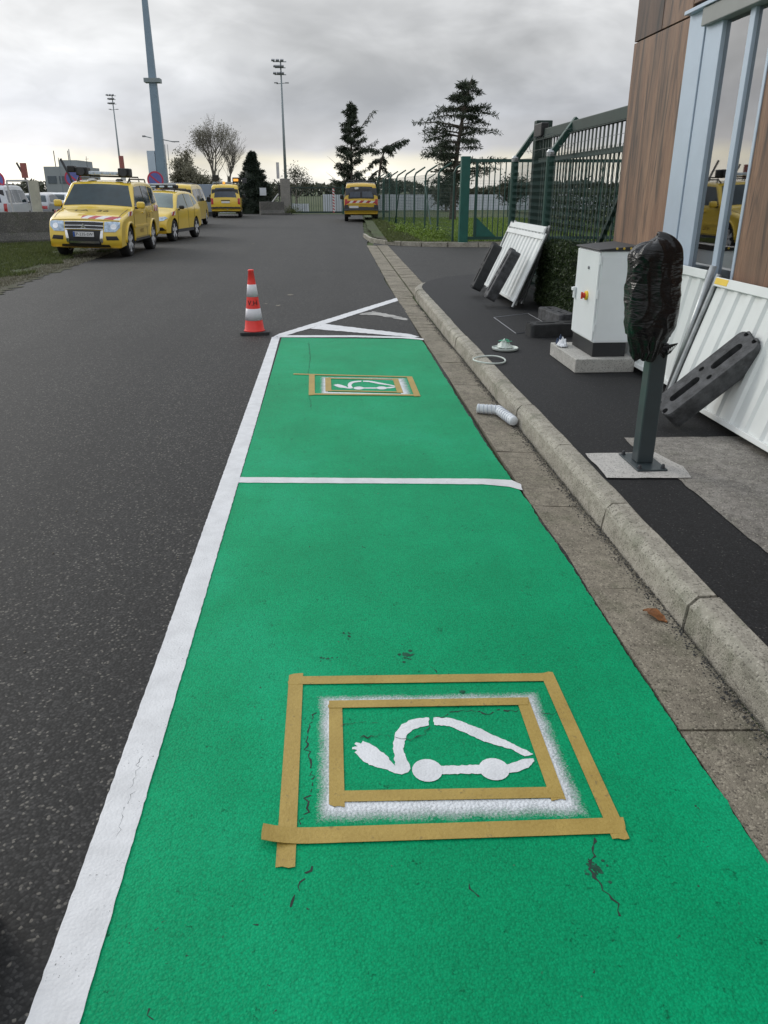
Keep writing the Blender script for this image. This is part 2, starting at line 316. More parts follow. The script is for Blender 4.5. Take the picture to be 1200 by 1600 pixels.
# ------------------------------------------------------------------ geometry helpers
class MB:
    def __init__(s): s.v = []; s.f = []
    def add(s, vs_, fs):
        o = len(s.v); s.v += [tuple(p) for p in vs_]; s.f += [tuple(i+o for i in f) for f in fs]; return s
    def box(s, c, d, M=None):
        x, y, z = (k/2 for k in d)
        ps = [Vector((a*x, b*y, e*z)) for a in (-1, 1) for b in (-1, 1) for e in (-1, 1)]
        if M is not None: ps = [M @ p for p in ps]
        ps = [p + Vector(c) for p in ps]
        return s.add(ps, [(0, 1, 3, 2), (4, 6, 7, 5), (0, 4, 5, 1), (2, 3, 7, 6), (0, 2, 6, 4), (1, 5, 7, 3)])
    def bb(s, x0, x1, y0, y1, z0, z1): return s.box(((x0+x1)/2, (y0+y1)/2, (z0+z1)/2), (x1-x0, y1-y0, z1-z0))
    def tube(s, pts, r, n=8, cap=True):
        pts = [Vector(p) for p in pts]
        rs = r if isinstance(r, (list, tuple)) else [r]*len(pts)
        vs_ = []; fs = []
        prev = None
        for i, p in enumerate(pts):
            d = (pts[min(i+1, len(pts)-1)] - pts[max(i-1, 0)])
            if d.length < 1e-9: d = Vector((0, 0, 1))
            d.normalize()
            if prev is None: a = d.orthogonal().normalized()
            else:
                a = prev - d*prev.dot(d); a = a.normalized() if a.length > 1e-6 else d.orthogonal().normalized()
            prev = a; b = d.cross(a)
            for k in range(n):
                an = 2*PI*k/n; vs_.append(p + (a*math.cos(an) + b*math.sin(an))*rs[i])
        for i in range(len(pts)-1):
            for k in range(n):
                k2 = (k+1) % n; fs.append((i*n+k, i*n+k2, (i+1)*n+k2, (i+1)*n+k))
        if cap: fs.append(tuple(range(n-1, -1, -1))); fs.append(tuple((len(pts)-1)*n+k for k in range(n)))
        return s.add(vs_, fs)
    def lathe(s, prof, n=24, c=(0, 0, 0), M=None):
        vs_ = []; fs = []
        for r, z in prof:
            for k in range(n):
                a = 2*PI*k/n; p = Vector((r*math.cos(a), r*math.sin(a), z))
                if M is not None: p = M @ p
                vs_.append(p + Vector(c))
        for i in range(len(prof)-1):
            for k in range(n):
                k2 = (k+1) % n; fs.append((i*n+k, i*n+k2, (i+1)*n+k2, (i+1)*n+k))
        fs.append(tuple(range(n-1, -1, -1))); fs.append(tuple((len(prof)-1)*n+k for k in range(n)))
        return s.add(vs_, fs)
    def poly(s, pts, z):
        tri = tessellate_polygon([[Vector((p[0], p[1], 0)) for p in pts]])
        vs_ = [(p[0], p[1], z) for p in pts]; fs = []
        for a, b, c in tri:
            A, B, D = vs_[a], vs_[b], vs_[c]
            cr = (B[0]-A[0])*(D[1]-A[1]) - (B[1]-A[1])*(D[0]-A[0])
            fs.append((a, b, c) if cr > 0 else (a, c, b))
        return s.add(vs_, fs)
    def prism(s, pts, z0, z1, M=None):
        tri = tessellate_polygon([[Vector((p[0], p[1], 0)) for p in pts]]); n = len(pts)
        ar = sum(pts[i][0]*pts[(i+1) % n][1]-pts[(i+1) % n][0]*pts[i][1] for i in range(n))
        if ar < 0: pts = pts[::-1]; tri = [tuple(n-1-i for i in t_) for t_ in tri]
        vs_ = [Vector((p[0], p[1], z0)) for p in pts] + [Vector((p[0], p[1], z1)) for p in pts]; fs = []
        for a, b, c in tri:
            A, B, D = vs_[a], vs_[b], vs_[c]
            if (B[0]-A[0])*(D[1]-A[1]) - (B[1]-A[1])*(D[0]-A[0]) < 0: b, c = c, b
            fs.append((a+n, b+n, c+n)); fs.append((a, c, b))
        for i in range(n): fs.append((i, (i+1) % n, (i+1) % n+n, i+n))
        if M is not None: vs_ = [M @ p for p in vs_]
        return s.add(vs_, fs)
    def mesh(s, name, smooth=False):
        me = bpy.data.meshes.new(name); me.from_pydata([tuple(p) for p in s.v], [], s.f); me.update()
        if smooth: me.polygons.foreach_set('use_smooth', [True]*len(me.polygons))
        return me
    def build(s, name, mat, parent=None, smooth=False, bevel=0, seg=2, fix=False):
        me = s.mesh(name, smooth)
        if fix:
            bm = bmesh.new(); bm.from_mesh(me); bmesh.ops.recalc_face_normals(bm, faces=bm.faces); bm.to_mesh(me); bm.free()
        me.materials.append(MT[mat])
        return put(name, me, parent, bevel, seg)
def put(name, me, parent=None, bevel=0, seg=2):
    o = bpy.data.objects.new(name, me); C.objects.link(o)
    if parent is not None: o.parent = parent
    if bevel:
        b = o.modifiers.new('bevel', 'BEVEL'); b.width = bevel; b.segments = seg; b.limit_method = 'ANGLE'; b.angle_limit = R(35)
    return o
def tag(o, label=None, cat=None, group=None, kind=None):
    if label: o['label'] = label
    if cat: o['category'] = cat
    if group: o['group'] = group
    if kind: o['kind'] = kind
    return o
def empty(name, loc=(0, 0, 0), rz=0):
    o = bpy.data.objects.new(name, None); C.objects.link(o); o.location = loc; o.rotation_euler = (0, 0, rz); return o
def copy_tree(o, parent=None):
    c = o.copy(); C.objects.link(c); c.parent = parent
    for ch in [k for k in bpy.data.objects if k.parent == o]: copy_tree(ch, c)
    return c
TXT = {}
def text_mesh(s_, size, mat, extrude=.0006):
    cu = bpy.data.curves.new('txt', 'FONT'); cu.body = s_; cu.size = size; cu.align_x = 'CENTER'; cu.align_y = 'CENTER'; cu.extrude = extrude
    o = bpy.data.objects.new('txt', cu); C.objects.link(o)
    dg = bpy.context.evaluated_depsgraph_get(); me = bpy.data.meshes.new_from_object(o.evaluated_get(dg))
    bpy.data.objects.remove(o); bpy.data.curves.remove(cu)
    me.materials.clear(); me.materials.append(MT[mat]); return me
def jit(pts, step=.05, amp=.008, closed=True, seed=0):
    rnd = random.Random(seed); out = []
    n = len(pts)
    for i in range(n if closed else n-1):
        a = Vector(pts[i]); b = Vector(pts[(i+1) % n]); k = max(1, int((b-a).length/step)); nr = Vector((-(b-a).y, (b-a).x)).normalized()
        for q in range(k): out.append(a.lerp(b, q/k) + nr*(rnd.uniform(-amp, amp) if q else 0))
    return [(p.x, p.y) for p in out]

def rough(pts, step=.01, amp=.010, seed=0):
    out = []; s_ = 0
    for a, b in zip(pts, pts[1:]):
        a = Vector(a); b = Vector(b); k = max(1, int((b-a).length/step)); nr = Vector((-(b-a).y, (b-a).x)).normalized(); ln = (b-a).length
        for q in range(k):
            u = s_+ln*q/k; d = noise.noise(Vector((u*4, seed, 0)))*1.0+noise.noise(Vector((u*17, seed, 3)))*.6+noise.noise(Vector((u*61, seed, 7)))*.5
            p = a.lerp(b, q/k)+nr*d*amp; out.append((p.x, p.y))
        s_ += ln
    out.append(tuple(pts[-1])); return out
# ================================================================== SETTING
def struct(o): o['kind'] = 'structure'; return o
# terrain: one sheet to the horizon
g_ = MB().add([(-2500, -60, -.03), (2500, -60, -.03), (2500, 3500, -.03), (-2500, 3500, -.03)], [(0, 1, 2, 3)]).build('ground', 'grass_ground'); struct(g_)
road_pts = [(-5.5, -4), (1.086, -4), (1.086, 13), (1.24, 25.4), (1.45, 28.6), (1.6, 36), (2.05, 46), (2.6, 59.5), (-3, 60.2), (-15, 62), (-15, 37), (-9.6, 36), (-8.2, 30), (-7.0, 24.5)]
road = MB().poly(jit(road_pts, .8, .03) + jit([(-7.0, 24.5), (-6.2, 21), (-5.95, 18.5), (-5.85, 16.5), (-5.65, 14), (-5.55, 9), (-5.5, -4)], .16, .07, False, 3)[1:], 0.0).build('road', 'asphalt'); struct(road)
struct(MB().poly([(1.752, 12.9), (6, 12.6), (22, 14.5), (22, 24.6), (4, 24.9), (2.6, 25.4), (1.9, 26.4), (1.6, 27.5), (1.45, 25.7), (1.90, 25.6)], -.004).build('driveway', 'asphalt'))
# older patch line across the far road (a resurfaced stretch)
struct(MB().poly(jit([(-14.5, 42), (-6.5, 38.5), (1.5, 37.6), (2.4, 58.9), (-14.5, 60.5)], .5, .05), .004).build('road_resurfaced_stretch', 'asphalt'))
struct(MB().poly(jit([(-26, 37), (-10.4, 37), (-15.4, 62), (-12, 66), (-60, 90), (-90, 60), (-60, 38)], 2, .2), .0).build('parking_lot', 'lot_ground'))
# grass verge on the left
vg = [(-7.15, 24.4), (-6.45, 21.2), (-6.35, 18.6), (-6.4, 16.6), (-6.3, 14.2), (-6.1, 9), (-30, 9), (-30, 36), (-9.9, 36), (-8.4, 30)]
struct(MB().poly(rough(vg + vg[:1], .12, .22, 5)[:-1], .012).build('verge', 'grass_ground'))
struct(MB().poly(jit([(-6.9, 24.2), (-6.0, 20.8), (-5.72, 18.4), (-5.68, 16.6), (-5.45, 14), (-5.6, 9), (-6.6, 9), (-7.4, 14), (-7.6, 18), (-7.9, 21), (-8.0, 24.4)], .15, .13, True, 6), .008).build('verge_mud', 'mud'))

# lawn island behind the second kerb
lawn = [(1.66, 28.4), (1.95, 26.4), (2.5, 25.35), (4.0, 24.75), (24, 24.4), (60, 40), (60, 70), (2.9, 70), (2.5, 55), (2.1, 45), (1.75, 35)]
struct(MB().poly(jit(lawn, .4, .05, True, 8), .10).build('lawn', 'grass_ground'))
struct(MB().poly(jit([(1.66, 28.4), (1.95, 26.35), (2.5, 25.3), (4.0, 24.7), (9, 24.45), (9, 25.0), (4.2, 25.7), (3.4, 27.5), (2.9, 29.5)], .2, .1, True, 9), .106).build('lawn_bare_strip', 'mud'))

# kerb stones --------------------------------------------------------
kerb = struct(empty('kerb'))
def kerb_piece(p0, p1, z=.125, drop0=0, drop1=0, gap=.006, flip=1, seed=0):
    """one kerb stone from p0 to p1 (front bottom line), body to the right of the travel direction"""
    a = Vector((p0[0], p0[1], 0)); b = Vector((p1[0], p1[1], 0)); d = (b-a).normalized(); n = Vector((d.y, -d.x, 0))*flip
    a = a + d*gap; b = b - d*gap
    rnd = random.Random(seed)
    prof = [(0, -.10), (.0, .0), (.010, .088), (.016, .100), (.040, .122), (.048, .125), (.120, .126), (.128, .120), (.13, -.10)]
    m = MB(); vs_ = []; n_ = len(prof)
    steps = 5
    for i in range(steps+1):
        q = i/steps; p = a.lerp(b, q); dz = drop0*(1-q)+drop1*q
        for u, w in prof:
            jz = rnd.uniform(-.0025, .0025); ju = rnd.uniform(-.003, .003)
            vs_.append(p + n*(u+ju) + Vector((0, 0, (w if w < 0 else w*z/.125) - (dz if w > 0 else 0)+jz)))
    fs = []
    for i in range(steps):
        for k in range(n_-1):
            q0 = i*n_+k; f = (q0, q0+1, q0+1+n_, q0+n_)
            fs.append(f if flip < 0 else f[::-1])
    e0 = tuple(range(n_)); e1 = tuple(steps*n_+k for k in range(n_))
    fs += [e0, e1[::-1]] if flip > 0 else [e0[::-1], e1]
    m.add(vs_, fs)
    return m.build('kerb_stone', 'kerb_concrete', kerb, bevel=0, fix=True)
ys = [-.37+.985*i for i in range(11)]                # 1 m stones
for i in range(len(ys)-1): kerb_piece((1.372+.003*(i % 3), ys[i]), (1.372+.003*((i*7) % 3), ys[i+1]), seed=i)
y = ys[-1]; k = 0
while y < 12.4:
    kerb_piece((1.378+.006*(y-9), y), (1.378+.006*(y+.7-9), min(y+.7, 12.75)), seed=40+k); y += .7; k += 1
arc = []
for i in range(8):
    a = PI - (PI/2)*i/7*1.02
    arc.append((3.15+1.75*math.cos(a), 12.8+2.6*math.sin(a)))
for i in range(7): kerb_piece(arc[i], arc[i+1], .125, .015*i, .015*(i+1), seed=60+i)
# second kerb (island)
kerb2 = struct(empty('island_kerb'))
kerb_main, kerb = kerb, kerb2
k2 = [(1.47, 30.2), (1.5, 29.2), (1.52, 28.3), (1.58, 27.5), (1.72, 26.7), (1.98, 26.0), (2.38, 25.45), (2.95, 25.08), (3.7, 24.83)] + [(4.6+.95*i, 24.70-.03*i) for i in range(12)]
for i in range(len(k2)-1): kerb_piece(k2[i], k2[i+1], .125, 0, 0, seed=90+i)
kerb = kerb_main
# gutter slabs
gut = struct(empty('gutter'))
rg = random.Random(4)
def gslab(x0, x1, y0, y1, s0=.004, s1=-.012, gap=.006, dz=0):
    m = MB(); nx, ny = 2, 4; vs_ = []; fs = []
    for j in range(ny+1):
        for i in range(nx+1):
            vs_.append((x0+gap/2+(x1-x0-gap)*i/nx, y0+gap/2+(y1-y0-gap)*j/ny, s0+(s1-s0)*i/nx+dz+rg.uniform(-.0018, .0018)+(-.004 if j in (0, ny) else 0)))
    for j in range(ny):
        for i in range(nx): q = j*(nx+1)+i; fs.append((q, q+1, q+nx+2, q+nx+1))
    b0 = len(vs_)
    rim = [i for i in range(nx+1)] + [j*(nx+1)+nx for j in range(1, ny+1)] + [ny*(nx+1)+i for i in range(nx-1, -1, -1)] + [j*(nx+1) for j in range(ny-1, 0, -1)]
    for r_ in rim: x, y, z = vs_[r_]; vs_.append((x, y, -.06))
    for q in range(len(rim)): q2 = (q+1) % len(rim); fs.append((rim[q], b0+q, b0+q2, rim[q2]))
    m.add(vs_, fs); return m.build('gutter_slab', 'gutter_concrete', gut, fix=True)
y = -1.89
while y < 9.6:
    gslab(1.085, 1.366, y, y+.962, .001, -.012, .009, rg.uniform(-.002, .002)); y += .962
while y < 12.9:
    gslab(1.085, 1.366, y, y+.24, .001, -.010, .012, rg.uniform(-.003, .003)); y += .24
while y < 25.6:
    q = min(1, max(0, (y-13)/12)); xo = .0+.25*q
    gslab(1.085+xo*.6, 1.40+xo*.6, y, y+.3, .001, -.008, .014, rg.uniform(-.003, .003)); gslab(1.415+xo*.6, 1.75+xo*.6, y, y+.3, -.006, .002, .014, rg.uniform(-.003, .003)); y += .3
# grit between gutter and kerb
def scatter_stones(name, fn, n, r0, r1, mat, seed, label, cat):
    rnd = random.Random(seed); m = MB()
    for i in range(n):
        x, y, z = fn(rnd); r = rnd.uniform(r0, r1)
        ps = [Vector((rnd.uniform(.6, 1)*a, rnd.uniform(.6, 1)*b, rnd.uniform(.4, .8)*c))*r for a, b, c in ((1, 0, 0), (-1, 0, 0), (0, 1, 0), (0, -1, 0), (0, 0, 1), (0, 0, -.6))]
        Mz = Matrix.Rotation(rnd.uniform(0, 6.3), 3, 'Z')
        m.add([Mz @ p + Vector((x, y, z+r*.3)) for p in ps], [(0, 2, 4), (2, 1, 4), (1, 3, 4), (3, 0, 4), (2, 0, 5), (1, 2, 5), (3, 1, 5), (0, 3, 5)])
    return tag(m.build(name, mat), label, cat, kind='stuff')
scatter_stones('gutter_grit', lambda r: (1.366-abs(r.gauss(0, .016)), r.uniform(1.3, 9.5), -.011), 2600, .002, .0065, 'grit', 1, 'fine grit and gravel lying along the foot of the kerb', 'grit')
scatter_stones('dark_grit', lambda r: (1.368-abs(r.gauss(0, .03)), r.uniform(1.3, 12), -.010), 4200, .002, .0065, 'black_rubber', 2, 'dark crumbs of asphalt lying in the gutter', 'crumbs')
scatter_stones('loose_gravel', lambda r: (r.uniform(-5.5, .9), 1+abs(r.gauss(0, 9)), .001), 420, .002, .007, 'grit', 3, 'scattered loose chippings on the dark road', 'gravel')

# pavement -----------------------------------------------------------
pv_arc = [(3.15+1.62*math.cos(PI-(PI/2)*i/10), 12.8+2.47*math.sin(PI-(PI/2)*i/10)) for i in range(11)]
pave = [(1.50, -4), (4.2, -4), (4.2, 15.27)] + [(p[0], p[1]) for p in pv_arc[::-1]] + [(1.50, 10.5)]
edge = jit([(1.53, 12.8), (1.505, 10.5), (1.497, -4)], .12, .006, False, 2)
struct(MB().poly([(4.2, -4), (4.2, 15.27)] + pv_arc[::-1] + edge[1:] + [(1.497, -4)], .118).build('pavement', 'new_asphalt'))
struct(MB().poly(jit([(1.90, -4), (4.2, -4), (4.2, 4.62), (2.62, 4.66), (1.885, 4.69), (1.87, 4.36), (1.905, 3.95), (1.905, 3.4)], .07, .008, True, 3), .1225).build('concrete_apron', 'slab_concrete'))
struct(MB().poly(jit([(1.515, 3.945), (1.985, 3.915), (2.02, 4.10), (1.96, 4.365), (1.53, 4.375)], .07, .006, True, 4), .1265).build('concrete_pad', 'pale_concrete'))
# old wet-concrete smear by the pad
# manhole cover
mh = empty('manhole_cover', (0, 0, 0)); tag(mh, 'square asphalt-filled manhole cover with thin metal rim set in the pavement', 'manhole')
mhq = [(2.07, 9.80), (2.08, 8.62), (2.60, 8.95), (2.58, 10.10)]
MB().poly(mhq, .1225).build('cover_plate', 'new_asphalt', mh)
for a, b in zip(mhq, mhq[1:]+mhq[:1]):
    MB().tube([(a[0], a[1], .122), (b[0], b[1], .1215)], .006, 5).build('rim', 'lamp_grey', mh)

# ================================================================== ROAD MARKINGS
gb = [(-.556, -.5)] + [(-.556, 9.22), (1.02, 9.0), (1.075, 8.75), (1.068, 7.45), (1.055, 5.6), (1.05, 5.0), (1.082, 4.1), (1.098, 3.1), (1.092, 2.3), (1.105, 1.4), (1.10, -.5)]
gp = MB().poly([(-.556, -.5), (1.08, -.5)] + rough([(1.085, -.5), (1.085, 1.4), (1.076, 2.3), (1.082, 3.1), (1.070, 4.1), (1.045, 5.0), (1.048, 5.6), (1.058, 7.45), (1.066, 8.75), (1.05, 8.95), (1.02, 9.02)], .012, .010, 11)[1:] + [(1.02, 9.02), (-.556, 9.22)], .0040)
# skirt so the thick paint edge over the gutter lip reads
green = gp.build('green_parking_bay', 'green_paint'); struct(green)
def line(name, pts, z, mat, label, step=.03, amp=.004, seed=1):
    return tag(MB().poly(jit(pts, step, amp, True, seed), z).build(name, mat), label, 'road marking')
line('road_marking', [(-.665, .0), (-.552, .0), (-.556, 3), (-.560, 6), (-.578, 9.25), (-.672, 9.25), (-.668, 6), (-.665, 3)], .0080, 'white_paint', 'long white edge line along the left side of the green bays', .02, .0014, 1)
line('road_marking', [(-.566, 4.335), (.35, 4.255), (.88, 4.205), (1.02, 4.155), (1.085, 4.095), (1.098, 4.195), (1.06, 4.265), (.9, 4.300), (.35, 4.345), (-.562, 4.43)], .0070, 'white_paint', 'white crossline between the nearer and farther green bays', .02, .0018, 2)
line('road_marking', [(-.60, 9.22), (.3, 9.165), (.85, 9.06), (1.03, 8.96), (1.075, 8.92), (1.095, 9.0), (.95, 9.14), (.3, 9.29), (-.60, 9.36)], .0090, 'white_paint', 'thin white crossline closing the far end of the green bays', .02, .0018, 3)
line('road_marking', [(-.66, 9.26), (-.52, 9.36), (.02, 10.32), (1.09, 12.40), (1.09, 12.74), (-.06, 10.52), (-.60, 9.50)], .0045, 'white_paint', 'slanting white line running from the bay corner to the gutter', .05, .006, 4)
line('road_marking', [(-.23, 9.83), (-.06, 10.20), (.98, 9.33), (1.06, 9.16), (1.0, 9.12)], .0055, 'white_paint', 'white wedge hatch marking just behind the green bay', .04, .01, 5)
line('road_marking', [(.42, 11.0), (.62, 11.28), (.82, 11.0), (1.04, 10.62), (1.05, 10.42), (.95, 10.5), (.7, 10.85)], .0045, 'worn_white_paint', 'worn greyish white hatch stub near the gutter', .05, .03, 6)
# faint old paint specks on the road
for i, (x, y, s_) in enumerate([(-.62, 13.3, .09), (-.75, 12.0, .09), (-.95, 12.2, .06), (-2.35, 26.5, .12), (-2.25, 24.4, .06)]):
    rr = random.Random(i); pts = [(x+s_*(.2+.6*rr.random())*math.cos(a)*.9, y+s_*(.2+.6*rr.random())*math.sin(a)*1.6) for a in [2*PI*k/14 for k in range(14)]]
    MB().poly(pts, .0062 if y > 20 else .003).build('paint_speck', 'gravel', road)

# charging symbols, tape and overspray
SYM = [
 [(.052, 1.924), (.036, 1.929), (.037, 1.938), (.054, 1.941), (.044, 1.953), (.049, 1.961), (.065, 1.953), (.071, 1.966), (.093, 1.951), (.116, 1.926), (.142, 1.891), (.156, 1.857), (.163, 1.845), (.163, 1.906), (.164, 1.948), (.176, 2.0), (.2, 2.039), (.232, 2.06), (.262, 2.067), (.292, 2.067), (.287, 2.028), (.257, 2.021), (.232, 2.009), (.213, 1.988), (.201, 1.954), (.194, 1.912), (.199, 1.879), (.207, 1.842), (.207, 1.83), (.198, 1.815), (.179, 1.807), (.158, 1.814), (.138, 1.831), (.111, 1.841), (.085, 1.855), (.064, 1.88), (.043, 1.914)],
 [(.307, 2.066), (.357, 2.061), (.39, 2.044), (.442, 2.004), (.492, 1.96), (.541, 1.917), (.589, 1.868), (.561, 1.86), (.525, 1.897), (.484, 1.917), (.443, 1.942), (.403, 1.979), (.351, 2.019), (.304, 2.029)],
 [(.299, 1.836), (.427, 1.831), (.42, 1.793), (.294, 1.801)],
 [(.490, 1.825), (.547, 1.846), (.584, 1.848), (.584, 1.836), (.56, 1.809), (.53, 1.796), (.485, 1.791)],
 [(.2565+.0455*math.cos(a), 1.819+.049*math.sin(a)) for a in [2*PI*k/20 for k in range(20)]],
 [(.4555+.0455*math.cos(a), 1.810+.048*math.sin(a)) for a in [2*PI*k/20 for k in range(20)]]]
def symbol(dx, dy, sy, label, seed):
    m = MB()
    for i, p in enumerate(SYM):
        m.poly(jit([(x+dx, (y-1.93)*sy+1.93+dy) for x, y in p], .008, .0022, True, seed+i), .0058+.0002*i)
    return tag(m.build('charging_symbol', 'spray_white'), label, 'painted symbol', 'charging symbols')
symbol(0, 0, 1, 'white stencilled electric car with plug cable in the nearer green bay', 1)
symbol(-.012, 4.845, 1.15, 'white stencilled electric car with plug cable in the farther green bay', 2)
def overspray_frame(x0, x1, y0, y1, skew, label, w=(.055, .06, .075, .055)):
    """ring sheet round the inner tape; attribute spray = 1 at the tape falling to 0 outside"""
    wl, wr, wb, wt = w
    K = 10; vs_ = []; at = []
    for k in range(K+1):
        q = k/K
        vs_ += [(x0+.02-wl*1.3*q, y0+.02-wb*1.3*q, .0050), (x1-.02+wr*1.3*q, y0+.02-wb*1.3*q+skew, .0050), (x1-.02+wr*1.3*q, y1-.02+wt*1.3*q+skew, .0050), (x0+.02-wl*1.3*q, y1-.02+wt*1.3*q, .0050)]
        at += [max(0, min(1, 1.35*(1-q)**1.1))]*4
    fs = []
    for k in range(K):
        for c in range(4): c2 = (c+1) % 4; fs.append((k*4+c, (k+1)*4+c, (k+1)*4+c2, k*4+c2))
    o = MB().add(vs_, fs).build('overspray', 'overspray', green)
    a = o.data.attributes.new('spray', 'FLOAT', 'POINT')
    for i, v in enumerate(at): a.data[i].value = v
    o['label'] = label
    return o
overspray_frame(-.033, .640, 1.69, 2.172, -.03, 'soft white overspray around the near inner tape frame', (.050, .052, .066, .050))
overspray_frame(-.045, .615, 6.51, 7.06, -.11, 'soft white overspray around the far inner tape frame', (.06, .085, .06, .075))
def tape(x0, y0, x1, y1, w, z, label, seed, curl=0):
    a = Vector((x0, y0)); b = Vector((x1, y1)); d = (b-a); ln = d.length; d.normalize(); n = Vector((-d.y, d.x)); rnd = random.Random(seed)
    K = max(12, int(ln/.03)); m = MB(); vs_ = []; fs = []
    for i in range(K+1):
        q = i/K; p = a+d*ln*q
        e = rnd.uniform(-.006, .006) if i in (0, K) else 0
        zz = z + (curl*(1-q*8)**2*.02 if curl and q < .125 else 0)
        for k, u in enumerate((-.5, -.17, .17, .5)):
            pp = p+n*u*w+d*(e*u*2+(rnd.uniform(-.004, .004) if i in (0, K) else 0))
            vs_.append((pp.x, pp.y, zz+rnd.uniform(0, .0003)))
    for i in range(K):
        for k in range(3): q = i*4+k; fs.append((q, q+4, q+5, q+1))
    m.add(vs_, fs)
    o = m.build('masking_tape', 'masking_tape', fix=True)
    s_ = o.modifiers.new('solid', 'SOLIDIFY'); s_.thickness = .0009; s_.offset = -1
    return tag(o, label, 'tape', 'masking tape strips')
# near frame, outer then inner
tape(-.150, 2.345, -.148, 1.488, .050, .0076, 'left tan tape strip of the near outer frame, running past the corner', 1)
tape(-.172, 2.305, .745, 2.262, .047, .0082, 'back tan tape strip of the near outer frame', 2)
tape(.742, 2.290, .738, 1.520, .046, .0080, 'right tan tape strip of the near outer frame', 3)
tape(-.212, 1.592, .762, 1.566, .056, .0085, 'front tan tape strip of the near outer frame with curled left end', 4, 1)
tape(-.012, 2.180, -.014, 1.692, .044, .0076, 'left tan tape strip of the near inner frame', 5)
tape(-.034, 2.157, .638, 2.128, .040, .0082, 'back tan tape strip of the near inner frame', 6)
tape(.620, 2.148, .612, 1.672, .042, .0080, 'right tan tape strip of the near inner frame', 7)
tape(.0, 1.728, .634, 1.700, .043, .0085, 'front tan tape strip of the near inner frame', 8)
# far frame
tape(-.345, 7.245, .752, 7.042, .040, .0082, 'back tan tape strip of the far outer frame, running past the corner', 9)
tape(-.172, 7.19, -.160, 6.42, .052, .0076, 'left tan tape strip of the far outer frame', 10)
tape(.728, 7.06, .722, 6.315, .052, .0080, 'right tan tape strip of the far outer frame', 11)
tape(-.180, 6.455, .745, 6.350, .046, .0085, 'front tan tape strip of the far outer frame', 12)
tape(-.022, 7.07, -.020, 6.545, .052, .0076, 'left tan tape strip of the far inner frame', 13)
tape(-.045, 7.045, .620, 6.955, .030, .0082, 'back tan tape strip of the far inner frame', 14)
tape(.592, 6.985, .590, 6.45, .050, .0080, 'right tan tape strip of the far inner frame', 15)
tape(-.040, 6.575, .612, 6.470, .036, .0085, 'front tan tape strip of the far inner frame', 16)
# cracks and bare spots in the green coat
def crack(pts, w, seed, z=.0047):
    rnd = random.Random(seed); P = []
    for a, b in zip(pts, pts[1:]):
        a = Vector(a); b = Vector(b); k = max(2, int((b-a).length/.012)); n = Vector((-(b-a).y, (b-a).x)).normalized()
        for q in range(k): P.append(a.lerp(b, q/k)+n*rnd.gauss(0, .0045))
    P.append(Vector(pts[-1])); m = MB(); vs_ = []; fs = []
    for i, p in enumerate(P):
        d = (P[min(i+1, len(P)-1)]-P[max(i-1, 0)]).normalized(); n = Vector((-d.y, d.x)); e = w*rnd.choice((.15, .3, .5, .8, 1.2))*.5
        vs_ += [(p.x+n.x*e, p.y+n.y*e, z), (p.x-n.x*e, p.y-n.y*e, z)]
    for i in range(len(P)-1):
        if rnd.random() < .10: continue
        fs.append((2*i, 2*i+1, 2*i+3, 2*i+2))
    return m.add(vs_, fs).build('crack', 'crack_dark', green, fix=True)
crack([(.665, 1.534), (.652, 1.47), (.623, 1.431), (.639, 1.381), (.652, 1.324), (.653, 1.29)], .008, 1)
crack([(-.085, 2.122), (-.103, 1.978), (-.081, 1.805), (-.097, 1.679), (-.113, 1.633)], .005, 2)
crack([(-.08, 1.49), (-.108, 1.442), (-.122, 1.405), (-.13, 1.37)], .006, 3)
crack([(.009, 2.049), (.06, 2.055), (.123, 2.051)], .004, 4, .0072); crack([(.05, 1.985), (.123, 1.99), (.218, 1.962), (.271, 1.983), (.29, 2.02)], .005, 5, .0072)
crack([(.32, 2.068), (.357, 2.081), (.39, 2.100), (.424, 2.096), (.484, 2.075), (.52, 2.09), (.593, 2.085)], .007, 6); crack([(.65, 2.07), (.70, 2.06), (.735, 2.075)], .004, 7)
crack([(-.238, 8.913), (-.2, 8.002), (-.208, 7.26)], .007, 8); crack([(-.19, 6.40), (-.161, 6.2), (-.159, 5.98)], .006, 9); crack([(-.22, 8.7), (-.05, 8.8), (.1, 9.05)], .005, 10)
for i in range(40):
    rr = random.Random(300+i); x = rr.uniform(-.5, 1.0); y = 1.1+rr.random()**1.5*6
    crack([(x, y), (x+rr.uniform(-.02, .02), y+rr.uniform(-.05, .05))], .004, 400+i)
crack([(-.600, 1.62), (-.602, 1.8), (-.606, 1.95)], .0016, 31, .0084)
spot_rnd = random.Random(9)
def spot(x, y, r, n):
    m = MB()
    for i in range(n):
        a = spot_rnd.uniform(0, 6.3); q = abs(spot_rnd.gauss(0, .5))*r; px, py = x+q*math.cos(a), y+q*math.sin(a); s_ = spot_rnd.uniform(.15, .5)*r*.45
        m.poly([(px+s_*spot_rnd.uniform(.5, 1.2)*math.cos(b), py+s_*spot_rnd.uniform(.5, 1.2)*math.sin(b)) for b in [2*PI*k/7 for k in range(7)]], .0044+.00001*i)
    m.build('bare_spot', 'speck', green)
for x, y, r, n in [(.254, 2.442, .042, 34), (.044, 2.591, .03, 14), (-.038, 2.441, .03, 12), (.705, 3.554, .022, 6), (.901, 3.477, .012, 3), (.639, 1.43, .040, 26), (.912, 3.597, .01, 2), (.37, 4.223, .01, 2), (.12, 2.72, .012, 3), (.62, 2.66, .01, 3), (.70, 2.62, .012, 3)]: spot(x, y, r, n)
m = MB(); m.poly([(.424+.010*math.cos(b)*(1+.3*math.sin(3*b)), 2.198+.008*math.sin(b)) for b in [2*PI*k/12 for k in range(12)]], .0075); m.build('bare_spot', 'speck', green)
print('setting done')
